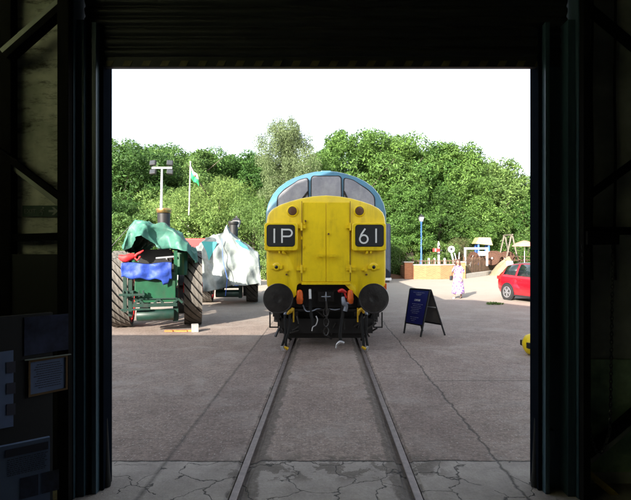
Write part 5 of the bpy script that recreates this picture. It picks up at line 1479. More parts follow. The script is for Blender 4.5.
mb = MB(); mb.lathe([(0, 0.07), (p.z, 0.045)], (-0.25, 0, 0), (0.25 / p.z, 0, 1), 12); mb.lathe([(0, 0.02), (.05, .07), (.1, .07), (.14, .01)], (0, 0, p.z), (0, 0, 1), 12); mb.build('pole', M['white'], fp, smooth=50)
def flag(z_shift, m, nm, lo, hi):
    mb = MB(); rows = []
    for k in range(9):
        t = lo + (hi - lo) * k / 8; row = []
        for i in range(14):
            s = i / 13
            x = 0.05 + 0.55 * s; z = p.z - 0.25 - 0.55 * t * (1 - 0.2 * s) - 0.85 * s - 0.1 * math.sin(s * 6)
            row.append(Vector((x, 0.07 * math.sin(s * 11 + t * 3), z)))
        rows.append(row)
    mb.rings(rows, False, False, closed=False); return mb.build(nm, m, fp, smooth=70, solid=0.008)
flag(0, M['white'], 'flag_upper_band', 0, 0.5)
flag(0, M['flaggreen'], 'flag_lower_band', 0.505, 1.5)
mb = MB()
rnd = random.Random(9)
for (s, t, sx_, sz_) in ((.30, .25, .11, .10), (.42, .5, .14, .12), (.80, .55, .14, .12), (.62, .42, .12, .09)):
    x = 0.05 + .55 * s; z = p.z - .25 - .55 * t * (1 - .2 * s) - .85 * s - .1 * math.sin(s * 6); y = .07 * math.sin(s * 11 + t * 3)
    mb.prism([(x - sx_ / 2, z), (x, z + sz_ * .6), (x + sx_ / 2, z + .02), (x + sx_ * .3, z - sz_ * .6), (x - sx_ * .2, z - sz_ * .5)], lambda q: Vector((q[0], y - 0.03, q[1])), lambda q: Vector((q[0], y + 0.03, q[1])))
mb.build('flag_emblem', M['red'], fp)

def lamp_post(px_, ytop, Y, zbase, label, sc_=1.0):
    p = at(px_, ytop, Y)
    t = thing('lamp_post', label, 'lamp post', (p.x, Y, zbase), 0, 'blue lamp posts with lanterns')
    h = p.z - zbase; hl = 0.62 * sc_
    mb = MB(); mb.lathe([(0, .12), (.5, .11), (.55, .07), (h - hl - .2, .055), (h - hl - .1, .09), (h - hl, .05)], (0, 0, 0), (0, 0, 1), 14); mb.build('post', M['lampblue'], t, smooth=40)
    mb = MB(); mb.rings([[Vector((a * .12 * sc_, b * .12 * sc_, h - hl)) for a, b in ((-1, -1), (1, -1), (1, 1), (-1, 1))], [Vector((a * .20 * sc_, b * .20 * sc_, h - .26 * sc_)) for a, b in ((-1, -1), (1, -1), (1, 1), (-1, 1))]]); ln = mb.build('lantern', M['lampglass'], t)
    mb = MB(); mb.rings([[Vector((a * k * sc_, b * k * sc_, z)) for a, b in ((-1, -1), (1, -1), (1, 1), (-1, 1))] for k, z in ((.24, h - .258 * sc_), (.12, h - .12 * sc_), (.05, h - .09 * sc_), (.04, h))])
    for a, b in ((-1, -1), (1, -1), (1, 1), (-1, 1)): mb.bar((a * .125 * sc_, b * .125 * sc_, h - hl), (a * .205 * sc_, b * .205 * sc_, h - .26 * sc_), .025, .025)
    mb.build('lantern_roof', M['floodblack'], ln)
lamp_post(421.3, 214, 41, 0.85, 'blue lamp post with white lantern standing behind the brick wall')
lamp_post(236.5, 216, 27, 0, 'blue lamp post beside the chimney of the grey sheeted engine')

# red and white trailer, with low canopy
p0 = at(176, 238, 25.5); p1 = at(223, 238, 25.5)
tr = thing('trailer', 'white catering trailer with a red upper band between the two traction engines', 'trailer', ((p0.x + p1.x) / 2, 25.5, 0), R(4))
Wt = (p1.x - p0.x) / 2
mb = MB(); mb.bb(-Wt, Wt, 0, 2.0, 0.5, 1.93); mb.build('body', M['white'], tr, bevel=0.03)
mb = MB(); mb.bb(-Wt - .03, Wt + .03, -.04, 2.04, 1.932, 2.62); mb.build('red_band', M['red'], tr, bevel=0.03)
mb = MB(); mb.bb(-Wt + .05, Wt - .05, .10, 1.9, 2.622, 2.65); mb.build('roof', M['red'], tr, bevel=0.01)
for sx in (-1, 1):
    mb = MB(); mb.lathe([(0, .33), (.2, .33)], (sx * (Wt - .7) - .1, 0.3, .33), (1, 0, 0), 24); mb.build('wheel', M['tyre'], tr, smooth=40)
mb = MB(); mb.bb(-.9, .9, -.03, -.005, 1.05, 1.75); mb.build('hatch', M['galv'], tr, bevel=0.01)

# container behind the locomotive
ct = thing('shipping_container', 'slate blue ribbed container, its edge just showing right of the locomotive', 'container', (2.86, 31.0, 0))
mb = MB(); mb.bb(-1.2, 1.2, 0, 6.0, 0.32, 3.75)
for k in range(16): mb.bb(-1.18 + k * .15, -1.11 + k * .15, -.035, -.002, .42, 3.66)
for k in range(38): mb.bb(1.2, 1.24, .05 + k * .158, .13 + k * .158, .42, 3.66)
mb.build('body', M['contain'], ct)
mb = MB(); mb.bb(-1.24, 1.28, -.06, 6.02, .16, .315); mb.build('bottom_rail', M['galv'], ct, bevel=.01)
for y in (0.5, 3, 5.5):
    mb = MB(); mb.bb(-1.1, 1.2, y - .2, y + .2, 0, .158); mb.build('sleeper', M['wood'], ct)

# ------------------------------------------------------------------ brick wall, fence and the garden
bwl = thing('brick_wall', 'low orange brick wall with pale coping and end piers at the garden edge', 'wall', (8.0, 36.3, 0))
mb = MB()
cur = [(6.3, 35.6), (7.2, 35.35), (8.2, 35.4), (9.1, 35.8), (9.75, 36.3)]
def wallrun(cur, th, z0, z1, grow=0):
    L, Rr = [], []
    for i, p in enumerate(cur):
        a = Vector(cur[max(0, i - 1)]); b = Vector(cur[min(len(cur) - 1, i + 1)]); d = (b - a).normalized(); n_ = Vector((-d.y, d.x))
        L.append(Vector(p) - n_ * (th / 2 + grow)); Rr.append(Vector(p) + n_ * (th / 2 + grow))
    return [[Vector((l.x, l.y, z0)), Vector((r.x, r.y, z0)), Vector((r.x, r.y, z1)), Vector((l.x, l.y, z1))] for l, r in zip(L, Rr)]
mb.rings(wallrun(cur, .3, 0, 1.0)); mb.build('brickwork', M['brick'], bwl, world=True)
mb = MB(); mb.rings(wallrun(cur, .3, 1.002, 1.07, .04)); mb.build('coping', M['stonecap'], bwl, bevel=.008, world=True)
for (x, y) in ((6.0, 35.8), (10.0, 36.5)):
    mb = MB(); mb.bb(x - .30, x + .30, y - .30, y + .30, 0, 1.18); pr = mb.build('pier', M['brick'], bwl, world=True)
    mb = MB(); mb.bb(x - .36, x + .36, y - .36, y + .36, 1.182, 1.27); q_ = mb.build('pier_cap', M['stonecap'], None, bevel=.02); q_.data.transform(Matrix.Translation(-bwl.location)); q_.parent = pr
# side return of wall on the left, going back
mb = MB(); mb.bb(5.75, 6.0, 36.1, 43, 0, 0.95); mb.build('side_return', M['brick'], bwl, world=True)

def fence(a, b, h, zb, label, m, sp=0.24, ph=True):
    a, b = Vector(a), Vector(b); d = b - a; L = d.length; d.normalize()
    t = thing('picket_fence', label, 'fence', (a.x, a.y, zb), math.atan2(d.y, d.x))
    mb = MB(); k = 0; x = 0
    rnd = random.Random(int(a.x * 10))
    while x < L:
        hh = h * rnd.uniform(.93, 1.04); mb.prism([(x, .05), (x + .075, .05), (x + .075, hh - .06), (x + .037, hh), (x, hh - .06)], lambda p: Vector((p[0], -.03, p[1])), lambda p: Vector((p[0], -.008, p[1]))); x += sp
    mb.build('pickets', m, t)
    mb = MB(); mb.bb(0, L, -.006, .03, h * .25, h * .25 + .07).bb(0, L, -.006, .03, h * .75, h * .75 + .07); mb.build('rail', m, t)
    x = 0
    while x <= L: 
        mb = MB(); mb.bb(x - .05, x + .05, .032, .13, 0, h + .05); mb.build('post', m, t, bevel=.008); x += L / max(1, round(L / 2.2))
    return t
fence((6.4, 36.2), (9.7, 36.9), 0.55, 0.85, 'low brown picket fence along the top of the brick wall', M['fencewood'])
fence((10.5, 37.0), (16.5, 46.6), 1.25, 0.30, 'brown picket fence on a pale stone strip right of the brick wall', M['fencewood'])
mb = MB(); mb.rings(wallrun([(10.3, 36.6), (13.2, 41.0), (16.3, 46.2), (20, 50)], .35, 0, 0.34)); sw = mb.build('stone_plinth', M['stonecap'], None, bevel=.02)
tag(sw, 'long pale stone plinth under the right hand picket fence', 'plinth')

GZ = 0.85
# four white bollards
for i, (x, lab) in enumerate(((428.8, 'white garden bollard, farthest left behind the brick wall'), (434.4, 'white garden bollard just left of the signal post'), (444.6, 'white garden bollard just right of the signal post'))):
    p = at(x, 258, 38.5)
    mb = MB(); mb.lathe([(0, .09), (p.z - GZ - .06, .09), (p.z - GZ, .05)], (0, 0, 0), (0, 0, 1), 12); o = mb.build('bollard', M['white'], smooth=40); o.location = (p.x, 38.5, GZ)
    tag(o, lab, 'bollard', 'white bollards in the garden')
# small railway signal
p = at(438.6, 242, 39.5)
sg = thing('railway_signal', 'small white railway signal post with red arm above the brick wall', 'railway signal', (p.x, 39.5, GZ))
H_ = p.z - GZ
mb = MB(); mb.bb(-.07, .07, -.07, .07, 0, H_ - .12); mb.lathe([(0, .1), (.04, .1), (.06, .03), (.14, .06), (.2, .01)], (0, 0, H_ - .14), (0, 0, 1), 10); mb.build('post', M['white'], sg)
mb = MB(); mb.bb(-.50, .06, -.12, -.085, H_ - .78, H_ - .52); ar = mb.build('arm', M['red'], sg, bevel=.01)
mb = MB(); mb.bb(-.32, -.22, -.127, -.121, H_ - .775, H_ - .525); mb.build('arm_stripe', M['white'], ar)
mb = MB(); mb.bb(.07, .26, -.1, 0, H_ - .74, H_ - .62); mb.lathe([(0, .09), (.1, .09)], (.05, -.12, H_ - .35), (0, 1, 0), 12); mb.bb(-.12, .12, -.13, .1, H_ - 1.0, H_ - .88); mb.build('lamp_fittings', M['floodblack'], sg)
# ground disc signal and crossed white boards
p = at(451, 245.5, 38.8)
ds = thing('disc_signal', 'white round faced ground signal on a leaning white post beside the olive shrub', 'railway signal', (p.x + .15, 38.8, GZ))
mb = MB(); mb.tube([(.12, 0, 0), (.02, 0, .5), (-.12, 0, 1.05)], .07, 8); mb.build('post', M['white'], ds, smooth=50)
mb = MB(); mb.lathe([(0, .27), (.05, .27)], (-.15, -.08, 1.33), (0, -1, 0), 20); dc = mb.build('disc', M['white'], ds, smooth=30)
mb = MB(); mb.lathe([(0, .10), (.01, .10)], (-.15, -.135, 1.35), (0, -1, 0), 14); mb.bb(-.30, -.02, -.14, -.132, 1.18, 1.23); mb.build('disc_marking', M['floodblack'], dc)
p = at(458, 252, 38.6)
xs_ = thing('crossed_boards', 'pair of white boards in a V just right of the disc signal', 'boards', (p.x, 38.6, GZ))
for a, b in (((-.28, 1.05), (-.03, 0)), ((.12, 1.1), (.02, 0))):
    mb = MB(); mb.bar((a[0], 0 if a[0] < 0 else .06, a[1]), (b[0], 0 if a[0] < 0 else .06, b[1]), .05, .10, up=(0, 1, 0)); mb.build('board', M['white'], xs_)
# white goal frame
pa_, pb_ = at(465, 247.5, 40), at(487, 247.5, 40)
gf = thing('white_frame', 'square white timber frame standing over brown wheels behind the fence', 'frame', ((pa_.x + pb_.x) / 2, 40, GZ))
wv = (pb_.x - pa_.x) / 2; hv = pa_.z - GZ
for sx in (-1, 1):
    mb = MB(); mb.bb(sx * wv - .07, sx * wv + .07, -.06, .06, 0, hv - .152); mb.build('post', M['white'], gf, bevel=.008)
mb = MB(); mb.bb(-wv - .07, wv + .07, -.06, .06, hv - .15, hv); mb.build('crossbar', M['white'], gf, bevel=.008)

# rusty wheelsets
def wheel_pair(x, y, Y, rz, label, r=0.56):
    p = at(x, y, Y)
    t = thing('railway_wheelset', label, 'wheelset', (p.x, Y, GZ), rz, 'rusty railway wheelsets in the garden')
    for s in (-1, 1):
        mb = MB(); mb.lathe([(0, r + .03), (.03, r + .03), (.035, r), (.13, r - .005), (.13, r - .08), (.09, r - .10), (.09, .16), (.15, .13), (.16, .02)], (s * .68, 0, r), (s, 0, 0), 32); wh = mb.build('wheel', M['rust'], t, smooth=35)
        mb = MB(); mb.lathe([(0, .10), (.06, .09)], (s * .84, 0, r), (s, 0, 0), 14); mb.build('axle_end', M['steel'], wh)
    mb = MB(); mb.cyl((-.68, 0, r), (.68, 0, r), .08); mb.build('axle', M['rust'], t, smooth=40)
wheel_pair(494, 256, 42.5, R(60), 'rusty railway wheelset directly right of the white frame', 0.60)
wheel_pair(507, 254, 45, R(60), 'rusty railway wheelset beside the tan covered heap', 0.58)
wheel_pair(478, 257, 43, R(40), 'rusty railway wheelset seen through the white frame', 0.56)
wheel_pair(466, 256, 44.5, R(20), 'rusty railway wheelset by the olive shrub', 0.56)
# rust frame behind: low timber pile
mb = MB(); rnd = random.Random(12)
for k in range(16):
    x = rnd.uniform(11.2, 16.5); y = rnd.uniform(40.5, 42.0) + (x - 11) * .5; mb.bar((x, y, GZ + rnd.uniform(0, .9)), (x + rnd.uniform(-.5, .5), y + rnd.uniform(-.3, .3), GZ + rnd.uniform(0, 1.1)), .06, .06)
tag(mb.build('scrap_heap', M['rust']), 'tangle of rusty scrap iron behind the right hand fence', 'scrap iron')
# tan heap
mb = MB(); c = at(506, 262, 41.5); rows = []
for k in range(12):
    t = k / 11; row = []
    for i in range(20):
        a = 2 * math.pi * i / 20
        rr_ = (1.0 - t ** 1.6) * 1.15 + .02
        row.append(Vector((rr_ * math.cos(a) * (1 + .25 * noise.noise(Vector((math.cos(a) * 2, math.sin(a) * 2, t * 2)))) + t * .45, rr_ * .8 * math.sin(a), 1.55 * t * (1 - .15 * noise.noise(Vector((a, t, 1)))))))
    rows.append(row)
mb.rings(rows); o = mb.build('canvas_heap', M['tan'], smooth=60); o.location = (c.x - .2, 41.5, 0.0); tag(o, 'tan canvas covered heap rising behind the roof of the red car', 'heap')
# playhouse
p = at(482, 237.5, 43)
ph_ = thing('play_tower', 'small play tower with pale yellow roof and blue legs behind the white frame', 'play tower', (p.x, 43, GZ))
hh = p.z - GZ
for a, b in ((-.45, -.4), (.45, -.4), (-.45, .4), (.45, .4)):
    mb = MB(); mb.bb(a - .07, a + .07, b - .07, b + .07, 0, hh - .55); mb.build('leg', M['playblue'], ph_)
mb = MB(); mb.prism([(-.75, hh - .55), (.75, hh - .7), (.55, hh - .02), (-.45, hh)], lambda q: Vector((q[0], -.62, q[1] - .0)), lambda q: Vector((q[0] , .62, q[1] ))); mb.build('roof', M['playyellow'], ph_, bevel=.02)
mb = MB(); mb.bb(-.5, .5, -.45, .45, hh - 1.6, hh - 1.5).bb(-.5, .5, -.5, -.46, hh - 1.6, hh - 1.2); mb.build('platform', M['white'], ph_)
mb = MB(); mb.rings([[Vector((-.95 - .3 * t_, -.5 + s, hh - 1.55 - 1.2 * t_)) for s, t_ in ((0, 0), (.4, 0), (.4, 1), (0, 1))], [Vector((-.9 - .3 * t_, -.5 + s, hh - 1.5 - 1.2 * t_)) for s, t_ in ((0, 0), (.4, 0), (.4, 1), (0, 1))]]); mb.build('slide', M['white'], ph_)
# swing frame
p = at(508, 235.5, 44.3)
sf = thing('swing_frame', 'pale timber A frame swing against the light green bush', 'swing', (p.x, 44.3, GZ)); hh = p.z - GZ
for y in (-.9, .9):
    for s in (-1, 1):
        mb = MB(); mb.bar((s * .62, y, 0), (s * .04, y, hh), .10, .10); mb.build('leg', M['wood'], sf)
mb = MB(); mb.bb(-.05, .05, -1.1, 1.1, hh, hh + .1); mb.build('top_bar', M['wood'], sf)
mb = MB(); mb.tube([(0, -.3, hh), (0, -.3, .5)], .015, 5); mb.tube([(0, .3, hh), (0, .3, .5)], .015, 5); mb.bb(-.1, .1, -.32, .32, .45, .5); mb.build('swing_seat', M['black'], sf)
# parasol and picnic tables
p = at(524.5, 240.5, 41)
pr = thing('parasol', 'faded pink cream parasol above the picnic tables behind the red car', 'parasol', (p.x, 41, GZ)); hh = p.z - GZ
mb = MB(); rows = []
for k, (r_, z_) in enumerate(((1.02, -.50), (1.0, -.42), (.7, -.22), (.35, -.08), (.04, 0))): rows.append([Vector((r_ * math.cos(a) * (1 - .04 * (i % 2)), r_ * math.sin(a) * (1 - .04 * (i % 2)), hh + z_)) for i, a in enumerate([2 * math.pi * q / 16 for q in range(16)])])
mb.rings(rows, False, True); mb.build('canopy', M['parasol'], pr, solid=.01)
mb = MB(); mb.cyl((0, 0, 0), (0, 0, hh), .03); mb.build('pole', M['white'], pr)
def picnic(x, Y, rz, label):
    t = thing('picnic_table', label, 'picnic table', (x, Y, GZ), rz, 'brown picnic tables by the parasol')
    mb = MB()
    for k in range(5): mb.bb(-.9, .9, -.36 + k * .145, -.23 + k * .145, .72, .76)
    mb.build('table_top', M['fencewood'], t)
    for s in (-1, 1):
        mb = MB(); mb.bb(-.9, .9, s * .7 - .13, s * .7 + .13, .42, .46); mb.build('bench', M['fencewood'], t)
        mb = MB(); mb.bar((s * .6, -.75, 0), (s * .6, -.2, .72), .05, .09); mb.bar((s * .6, .75, 0), (s * .6, .2, .72), .05, .09); mb.bb(s * .6 - .03, s * .6 + .03, -.8, .8, .36, .42); mb.build('leg', M['fencewood'], t)
picnic(15.9, 42.4, .2, 'brown picnic table under the left edge of the parasol')
picnic(17.6, 42.0, -.1, 'brown picnic table directly below the parasol pole')
picnic(16.6, 47.0, .5, 'brown picnic table farther back behind the parasol')
# small information plate by the tables
p = at(514.5, 262.5, 37)
mb = MB(); mb.bb(-.25, .25, -.02, .02, .25, .62); ip = thing('garden_sign', 'small pale blue sign board between the heap and the car roof', 'sign', (p.x, 38.0, GZ - .2))
M['paleblue'] = mat('pale blue sign', (0.35, 0.5, 0.6), 0.6); mb.build('board', M['paleblue'], ip); mb = MB(); mb.bb(-.03, .03, -.02, .02, 0, .248); mb.build('stake', M['wood'], ip)
# garden soil heap left of wall, brown verge
mb = MB(); rows = []
for k in range(6):
    t = k / 5; rows.append([Vector((4.9 + 1.3 * (1 - t) * math.cos(a) * 0.9, 37.6 + 1.9 * (1 - t) * math.sin(a), .01 + .28 * t * (2 - t))) for a in [2 * math.pi * i / 24 for i in range(24)]])
mb.rings(rows); tag(mb.build('soil_bed', M['brown'], smooth=60), 'brown earth bed below the hedge left of the brick wall', None, kind='structure')

# ------------------------------------------------------------------ foliage
def leaf_cloud(name, m, lobes, n, size, seed, aspect=0.7, flat=0.0, hang=0.0, shell=0.55, cull=-0.22):
    """many small folded leaves through ellipsoid lobes (cx,cy,cz,rx,ry,rz)"""
    rg = np.random.default_rng(seed)
    L = np.array(lobes); vol = (L[:, 3] * L[:, 4] * L[:, 5]) ** (2 / 3); pr_ = vol / vol.sum()
    idx = rg.choice(len(L), n, p=pr_)
    d = rg.normal(size=(n, 3)); d /= np.linalg.norm(d, axis=1)[:, None]
    # twig clusters: directions snap to a few hundred clump centres
    rad = shell + (1.06 - shell) * rg.random(n) ** 0.6
    stray = rg.random(n) < 0.05; rad[stray] += 0.14 * rg.random(stray.sum())
    c = L[idx, :3] + d * L[idx, 3:6] * rad[:, None]
    clump = np.sin(c[:, 0] * 2.3 + 1.3 * np.sin(c[:, 2] * 1.9)) * np.sin(c[:, 1] * 2.1 + 2) * np.sin(c[:, 2] * 2.6 + np.sin(c[:, 0] * 1.7))
    keep = clump > cull + 0.3 * rg.random(n)
    c, d = c[keep], d[keep]; n = len(c)
    nr = d * 0.75 + rg.normal(size=(n, 3)) * 0.55 + np.array([0, 0, 0.35]); nr /= np.linalg.norm(nr, axis=1)[:, None]
    t = rg.normal(size=(n, 3)); t[:, 2] -= hang
    t -= nr * (t * nr).sum(1)[:, None]; t /= np.linalg.norm(t, axis=1)[:, None]
    b = np.cross(nr, t)
    s = size * (0.6 + 0.8 * rg.random(n))[:, None]
    v = np.empty((n, 4, 3)); v[:, 0] = c - t * s; v[:, 1] = c + b * s * aspect * 0.5 - nr * s * 0.12; v[:, 2] = c + t * s; v[:, 3] = c - b * s * aspect * 0.5 - nr * s * 0.12
    me = bpy.data.meshes.new(name)
    me.vertices.add(n * 4); me.vertices.foreach_set('co', v.reshape(-1))
    me.loops.add(n * 4); me.loops.foreach_set('vertex_index', np.arange(n * 4, dtype=np.int32))
    me.polygons.add(n); me.polygons.foreach_set('loop_start', np.arange(0, n * 4, 4, dtype=np.int32))
    try: me.polygons.foreach_set('loop_total', np.full(n, 4, dtype=np.int32))
    except Exception: pass
    me.update(calc_edges=True); me.validate()
    me.materials.append(m)
    return me

def crown_lobes(seed, H, R_, base, n=26, top=0.5):
    rnd = random.Random(seed); out = []
    ch = H - base
    out.append((0, 0, base + ch * .5, R_ * .72, R_ * .72, ch * .42))
    for k in range(n):
        t = (k + .5) / n
        z = base + ch * (0.08 + 0.84 * rnd.random())
        rel = (z - base) / ch
        rmax = R_ * (math.sin(math.pi * min(1, (rel * .80 + .14))) ** .7)
        a = rnd.uniform(0, 2 * math.pi); rr_ = rmax * rnd.uniform(.5, .88)
        s = R_ * rnd.uniform(.20, .38)
        out.append((rr_ * math.cos(a), rr_ * math.sin(a), z, s, s, s * rnd.uniform(.65, .95)))
    for k in range(5):
        a = rnd.uniform(0, 6.28); s = R_ * rnd.uniform(.16, .28); out.append((R_ * .35 * math.cos(a), R_ * .35 * math.sin(a), H - s * rnd.uniform(.9, 1.8), s, s, s * 1.1))
    return out

def trunk_mesh(seed, H, base, R_, r0, name='trunk'):
    rnd = random.Random(seed + 50); mb = MB()
    pts = [Vector((0, 0, -.1))]; 
    for k in range(1, 7): pts.append(Vector((rnd.uniform(-.12, .12) * k * .5, rnd.uniform(-.12, .12) * k * .5, H * .82 * k / 6)))
    mb.tube(pts, [r0 * (1.25 if k == 0 else 1 - .145 * k) for k in range(7)], 9)
    for k in range(9):
        i = rnd.randint(2, 5); p = pts[i].lerp(pts[i - 1], rnd.random()); a = rnd.uniform(0, 6.28); ln = R_ * rnd.uniform(.5, .85)
        q = p + Vector((math.cos(a) * ln * .5, math.sin(a) * ln * .5, ln * .35)); e = p + Vector((math.cos(a) * ln, math.sin(a) * ln, ln * .75))
        mb.tube([p, q, e], [r0 * .35, r0 * .22, r0 * .06], 6)
    return mb

PROTO = {}
def tree_proto(key, m, H, R_, base, n, size, seed, r0=.28, bark='bark', **kw):
    cm = leaf_cloud('crown', m, crown_lobes(seed, H, R_, base, kw.pop('lobes', 26)), n, size, seed, **kw)
    t = trunk_mesh(seed, H, base, R_, r0).build('trunk', M[bark], None, smooth=50)
    tm = t.data; bpy.data.objects.remove(t)
    PROTO[key] = (cm, tm, H, R_)
tree_proto('broad', L1, 13, 5.6, 1.2, 75000, .15, 1)
tree_proto('broad2', L1, 13, 5.2, 1.0, 75000, .145, 2)
tree_proto('light', L2, 11, 5.0, .8, 70000, .135, 3)
tree_proto('dark', L3, 11, 5.0, .8, 65000, .14, 4)
tree_proto('small', L2, 6, 3.4, .2, 36000, .11, 5, r0=.14)
tree_proto('willow', L2, 7.5, 5.2, .3, 60000, .11, 6, aspect=.35, hang=.8)

def tree(key, x, Y, top_y, label, group=None, name='tree', wide=1.0, rz=0, zb=0.0):
    p = at(x, top_y, Y)
    cm, tm, H, R_ = PROTO[key]
    s = (p.z - zb) / H
    t = thing(name, label, 'tree', (p.x, Y, zb), rz, group)
    t.scale = (s * wide, s * wide, s)
    for nm, me in (('crown', cm), ('trunk', tm)):
        o = bpy.data.objects.new(nm, me); C.objects.link(o); o.parent = t
    return t
GT = 'woodland trees behind the yard'
spec = [
 # left side, from the door post towards the birch
 ('broad', 96, 47, 142, 'tall mid green tree cut by the left door post', 1.0, 0.3),
 ('dark', 128, 44, 150, 'dark green tree standing behind the nearer traction engine tarpaulin', 1.05, 1.2),
 ('broad2', 150, 52, 141, 'tree rising behind the head of the floodlight mast', 1.0, 2.2),
 ('light', 182, 50, 151, 'pale green tree directly behind the flagpole top', 1.0, 4.0),
 ('broad', 212, 54, 155, 'mid green tree between the flagpole and the birch, lower crown', .95, 5.1),
 ('broad2', 240, 56, 152, 'mid green tree just left of the birch', .95, .9),
 ('willow', 218, 40, 180, 'low feathery light green willow right of the flagpole', 1.0, 1.9),
 ('light', 172, 43, 188, 'bushy yellow green sapling between floodlight mast and flagpole', 1.1, 3.9),
 ('willow', 254, 38, 190, 'low feathery willow beside the locomotive nose on its left', .8, 3.3),
 ('dark', 110, 38, 196, 'dark low tree beside the left door post', 1.0, 2.6),
 ('small', 138, 37, 215, 'small leafy tree behind the green tarpaulin', 1.3, .4),
 ('small', 200, 36, 214, 'small light tree above the red and white trailer', 1.3, 2.4),
 # right side
 ('broad', 356, 46, 133, 'largest round crowned tree rising directly above the locomotive cab', 1.0, .5),
 ('broad2', 392, 48, 132, 'large dense tree right of the locomotive roof', 1.0, 1.7),
 ('broad', 425, 50, 146, 'large tree behind the right lamp post', 1.0, 2.9),
 ('broad2', 455, 50, 143, 'broad tree behind the olive shrub', 1.0, 4.2),
 ('light', 487, 52, 157, 'paler loose crowned tree above the play tower', 1.05, .6),
 ('broad', 515, 55, 177, 'tree with lower crown left of the right door post', 1.0, 5.5),
 ('dark', 543, 52, 188, 'darker tree cut by the right door post', 1.0, 2.0),
 ('broad2', 404, 44, 185, 'low leafy tree filling the gap behind the left hedge', 1.2, 5.9),
 ('dark', 440, 47, 190, 'dark low tree behind the clipped hedge', 1.2, 3.0),
 ('broad', 472, 48, 196, 'low mid green tree behind the white frame', 1.3, 1.0),
 ('broad2', 530, 50, 200, 'low tree behind the parasol', 1.3, 1.4),
]
for key, x, Y, ty, lab, wd, rz in spec:
    tree(key, x, Y, ty, lab, GT, wide=wd, rz=rz, zb=GZ if x > 400 else .1)
for i, (x, Y, ty) in enumerate(((70, 62, 146), (125, 64, 150), (175, 66, 155), (225, 66, 158), (275, 64, 160), (312, 62, 158), (345, 64, 150), (420, 66, 150), (470, 66, 168), (530, 68, 190), (590, 66, 195), (40, 50, 150), (10, 56, 148), (600, 50, 200), (290, 50, 192))):
    tree(('broad', 'broad2', 'light')[i % 3], x, Y, ty, 'green woodland tree in the rear row filling gaps behind the front trees', 'rear row of woodland trees', rz=i * 1.1, wide=1.15, zb=.1)

# birch: tall airy, weeping
def birch():
    p = at(289, 120, 37); H = p.z
    t = thing('birch_tree', 'tall airy birch with fine drooping pale foliage left of the locomotive cab', 'tree', (p.x, 37, 0))
    rnd = random.Random(31); lobes = []
    for k in range(210):
        z = rnd.uniform(.20, .975) * H; rel = z / H
        R_ = 2.75 * min(1, (1.03 - rel) / .14) ** .5 * (0.8 if rel < .5 else 1)
        a = rnd.uniform(0, 6.28); rr_ = R_ * rnd.uniform(.05, .95); s = rnd.uniform(.32, .70)
        lobes.append((rr_ * math.cos(a), rr_ * math.sin(a), z, s * .8, s * .8, s * 1.5))
    me = leaf_cloud('crown', L4, lobes, 90000, .075, 31, aspect=.55, hang=1.6, shell=.2, cull=-0.55)
    o = bpy.data.objects.new('crown', me); C.objects.link(o); o.parent = t
    mb = MB(); mb.tube([(0, 0, -.1), (.1, 0, H * .3), (-.1, .1, H * .6), (.05, 0, H * .93)], [.17, .13, .08, .02], 9)
    for k in range(22):
        z = rnd.uniform(.45, .88) * H; a = rnd.uniform(0, 6.28); ln = rnd.uniform(.8, 1.7)
        mb.tube([(0, 0, z), (math.cos(a) * ln * .5, math.sin(a) * ln * .5, z + ln * .5), (math.cos(a) * ln, math.sin(a) * ln, z + ln * .45)], [.03, .018, .006], 5)
    mb.build('trunk', M['birchbark'], t, smooth=50)
birch()

# shrubs and hedges
def shrub(name, label, cat, m, lobes, n, size, loc, seed, group=None, **kw):
    me = leaf_cloud('foliage', m, lobes, n, size, seed, **kw)
    t = thing(name, label, cat, loc, 0, group)
    o = bpy.data.objects.new('foliage', me); C.objects.link(o); o.parent = t
    mb = MB(); rnd = random.Random(seed)
    for lb in lobes:
        for k in range(3): mb.tube([(lb[0] * .6, lb[1] * .6, -.05), (lb[0] + rnd.uniform(-.3, .3) * lb[3], lb[1] + rnd.uniform(-.3, .3) * lb[4], lb[2] + .3 * lb[5])], [.03, .012], 5)
    mb.build('stems', M['bark'], t)
def lob_line(x0, x1, h, n, seed, r=.8, dy=.5):
    rnd = random.Random(seed); o = []
    for k in range(n):
        x = x0 + (x1 - x0) * (k + .5) / n; hh = h * rnd.uniform(.9, 1.05)
        for q in range(3): o.append((x + rnd.uniform(-.3, .3), rnd.uniform(-dy, dy), hh * (.22 + .27 * q), r, r, hh * .25))
    return o
p = at(397, 240, 37.5)
shrub('hedge', 'tall rounded hedge bush between the locomotive and the brick wall', 'hedge', L5, [(-.3, 0, 1.0, 1.3, 1.2, 1.1), (.5, .2, .9, 1.0, 1.0, 1.0), (-.2, 0, 1.9, 1.1, 1.0, .95), (.35, .1, 1.75, .8, .8, .8), (-1.1, .3, 1.3, .9, .8, 1.2), (.8, .2, 1.2, .7, .7, .8)], 22000, .06, (p.x, 38.6, 0), 41)
p = at(424, 240, 41.5)
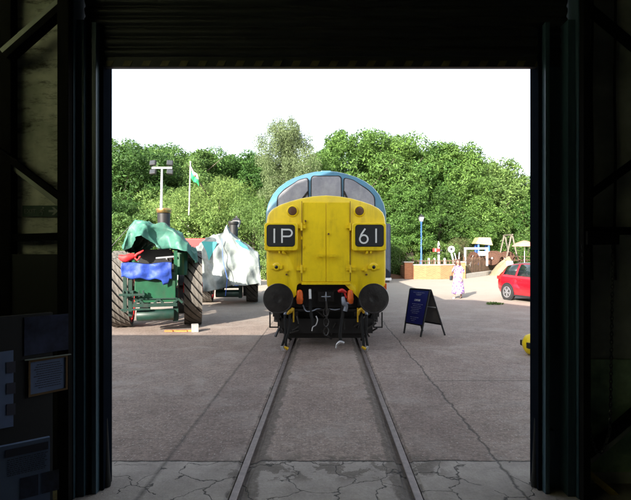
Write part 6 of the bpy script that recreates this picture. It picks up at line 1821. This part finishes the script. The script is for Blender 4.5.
shrub('hedge', 'clipped light green hedge below the right lamp post', 'hedge', L5, lob_line(-1.7, 1.3, p.z - GZ - .1, 5, 42), 18000, .065, (p.x, 42.5, GZ), 42)
p = at(440, 243, 40.5)
shrub('hedge', 'rounded light green shrub behind the railway signal', 'hedge', L2, lob_line(-1.3, 1.3, p.z - GZ + .2, 4, 43), 14000, .065, (p.x + .2, 42.0, GZ), 43)
p = at(462, 234, 43)
shrub('shrub', 'dome shaped olive brown shrub behind the disc signal', 'shrub', L6, [(0, 0, 1.5, 1.25, 1.1, .95), (-.5, 0, 1.2, .8, .8, .8), (.6, 0, 1.25, .7, .7, .8), (0, 0, .8, 1.0, .9, .6)], 16000, .045, (p.x, 43.5, GZ), 44, aspect=.35)
p = at(503, 224, 50)
shrub('shrub', 'large light yellow green bush behind the swing frame', 'shrub', L2, [(0, 0, 1.6, 1.9, 1.4, 1.4), (-.8, 0, 2.4, 1.2, 1.1, 1.1), (.7, 0, 2.5, 1.1, 1.1, 1.0), (0, 0, 3.0, 1.0, 1.0, .75), (-1.3, 0, 1.0, 1.0, 1.0, 1.0), (1.3, 0, 1.0, 1.0, 1.0, 1.0)], 24000, .09, (p.x, 51, GZ), 45)
p = at(258, 250, 33)
shrub('shrub', 'low yellowish green bush between grey tarpaulin and locomotive', 'shrub', L2, lob_line(-2.2, 1.2, 2.0, 4, 46, r=.9), 14000, .075, (p.x, 35, 0), 46)
p = at(150, 250, 33)
shrub('hedge', 'dark hedge line behind the nearer traction engine', 'hedge', L3, lob_line(-5.5, 5.5, 3.0, 10, 47, r=1.0), 30000, .09, (p.x, 34.5, 0), 47)
p = at(530, 232, 46)
shrub('hedge', 'green hedge behind the picnic tables by the door post', 'hedge', L1, lob_line(-2.5, 4.5, 2.4, 8, 48, r=.9), 22000, .08, (p.x, 48, GZ), 48)
# little weed tuft on the sunlit ground and grass below it
p = at(493, 304, 17.9)
shrub('weed_tuft', 'small weed tuft growing on the ground left of the red car', 'weed', L2, [(0, 0, .05, .25, .08, .05), (.3, .05, .04, .12, .06, .03)], 260, .04, (p.x, 17.9, 0), 49, hang=-1)
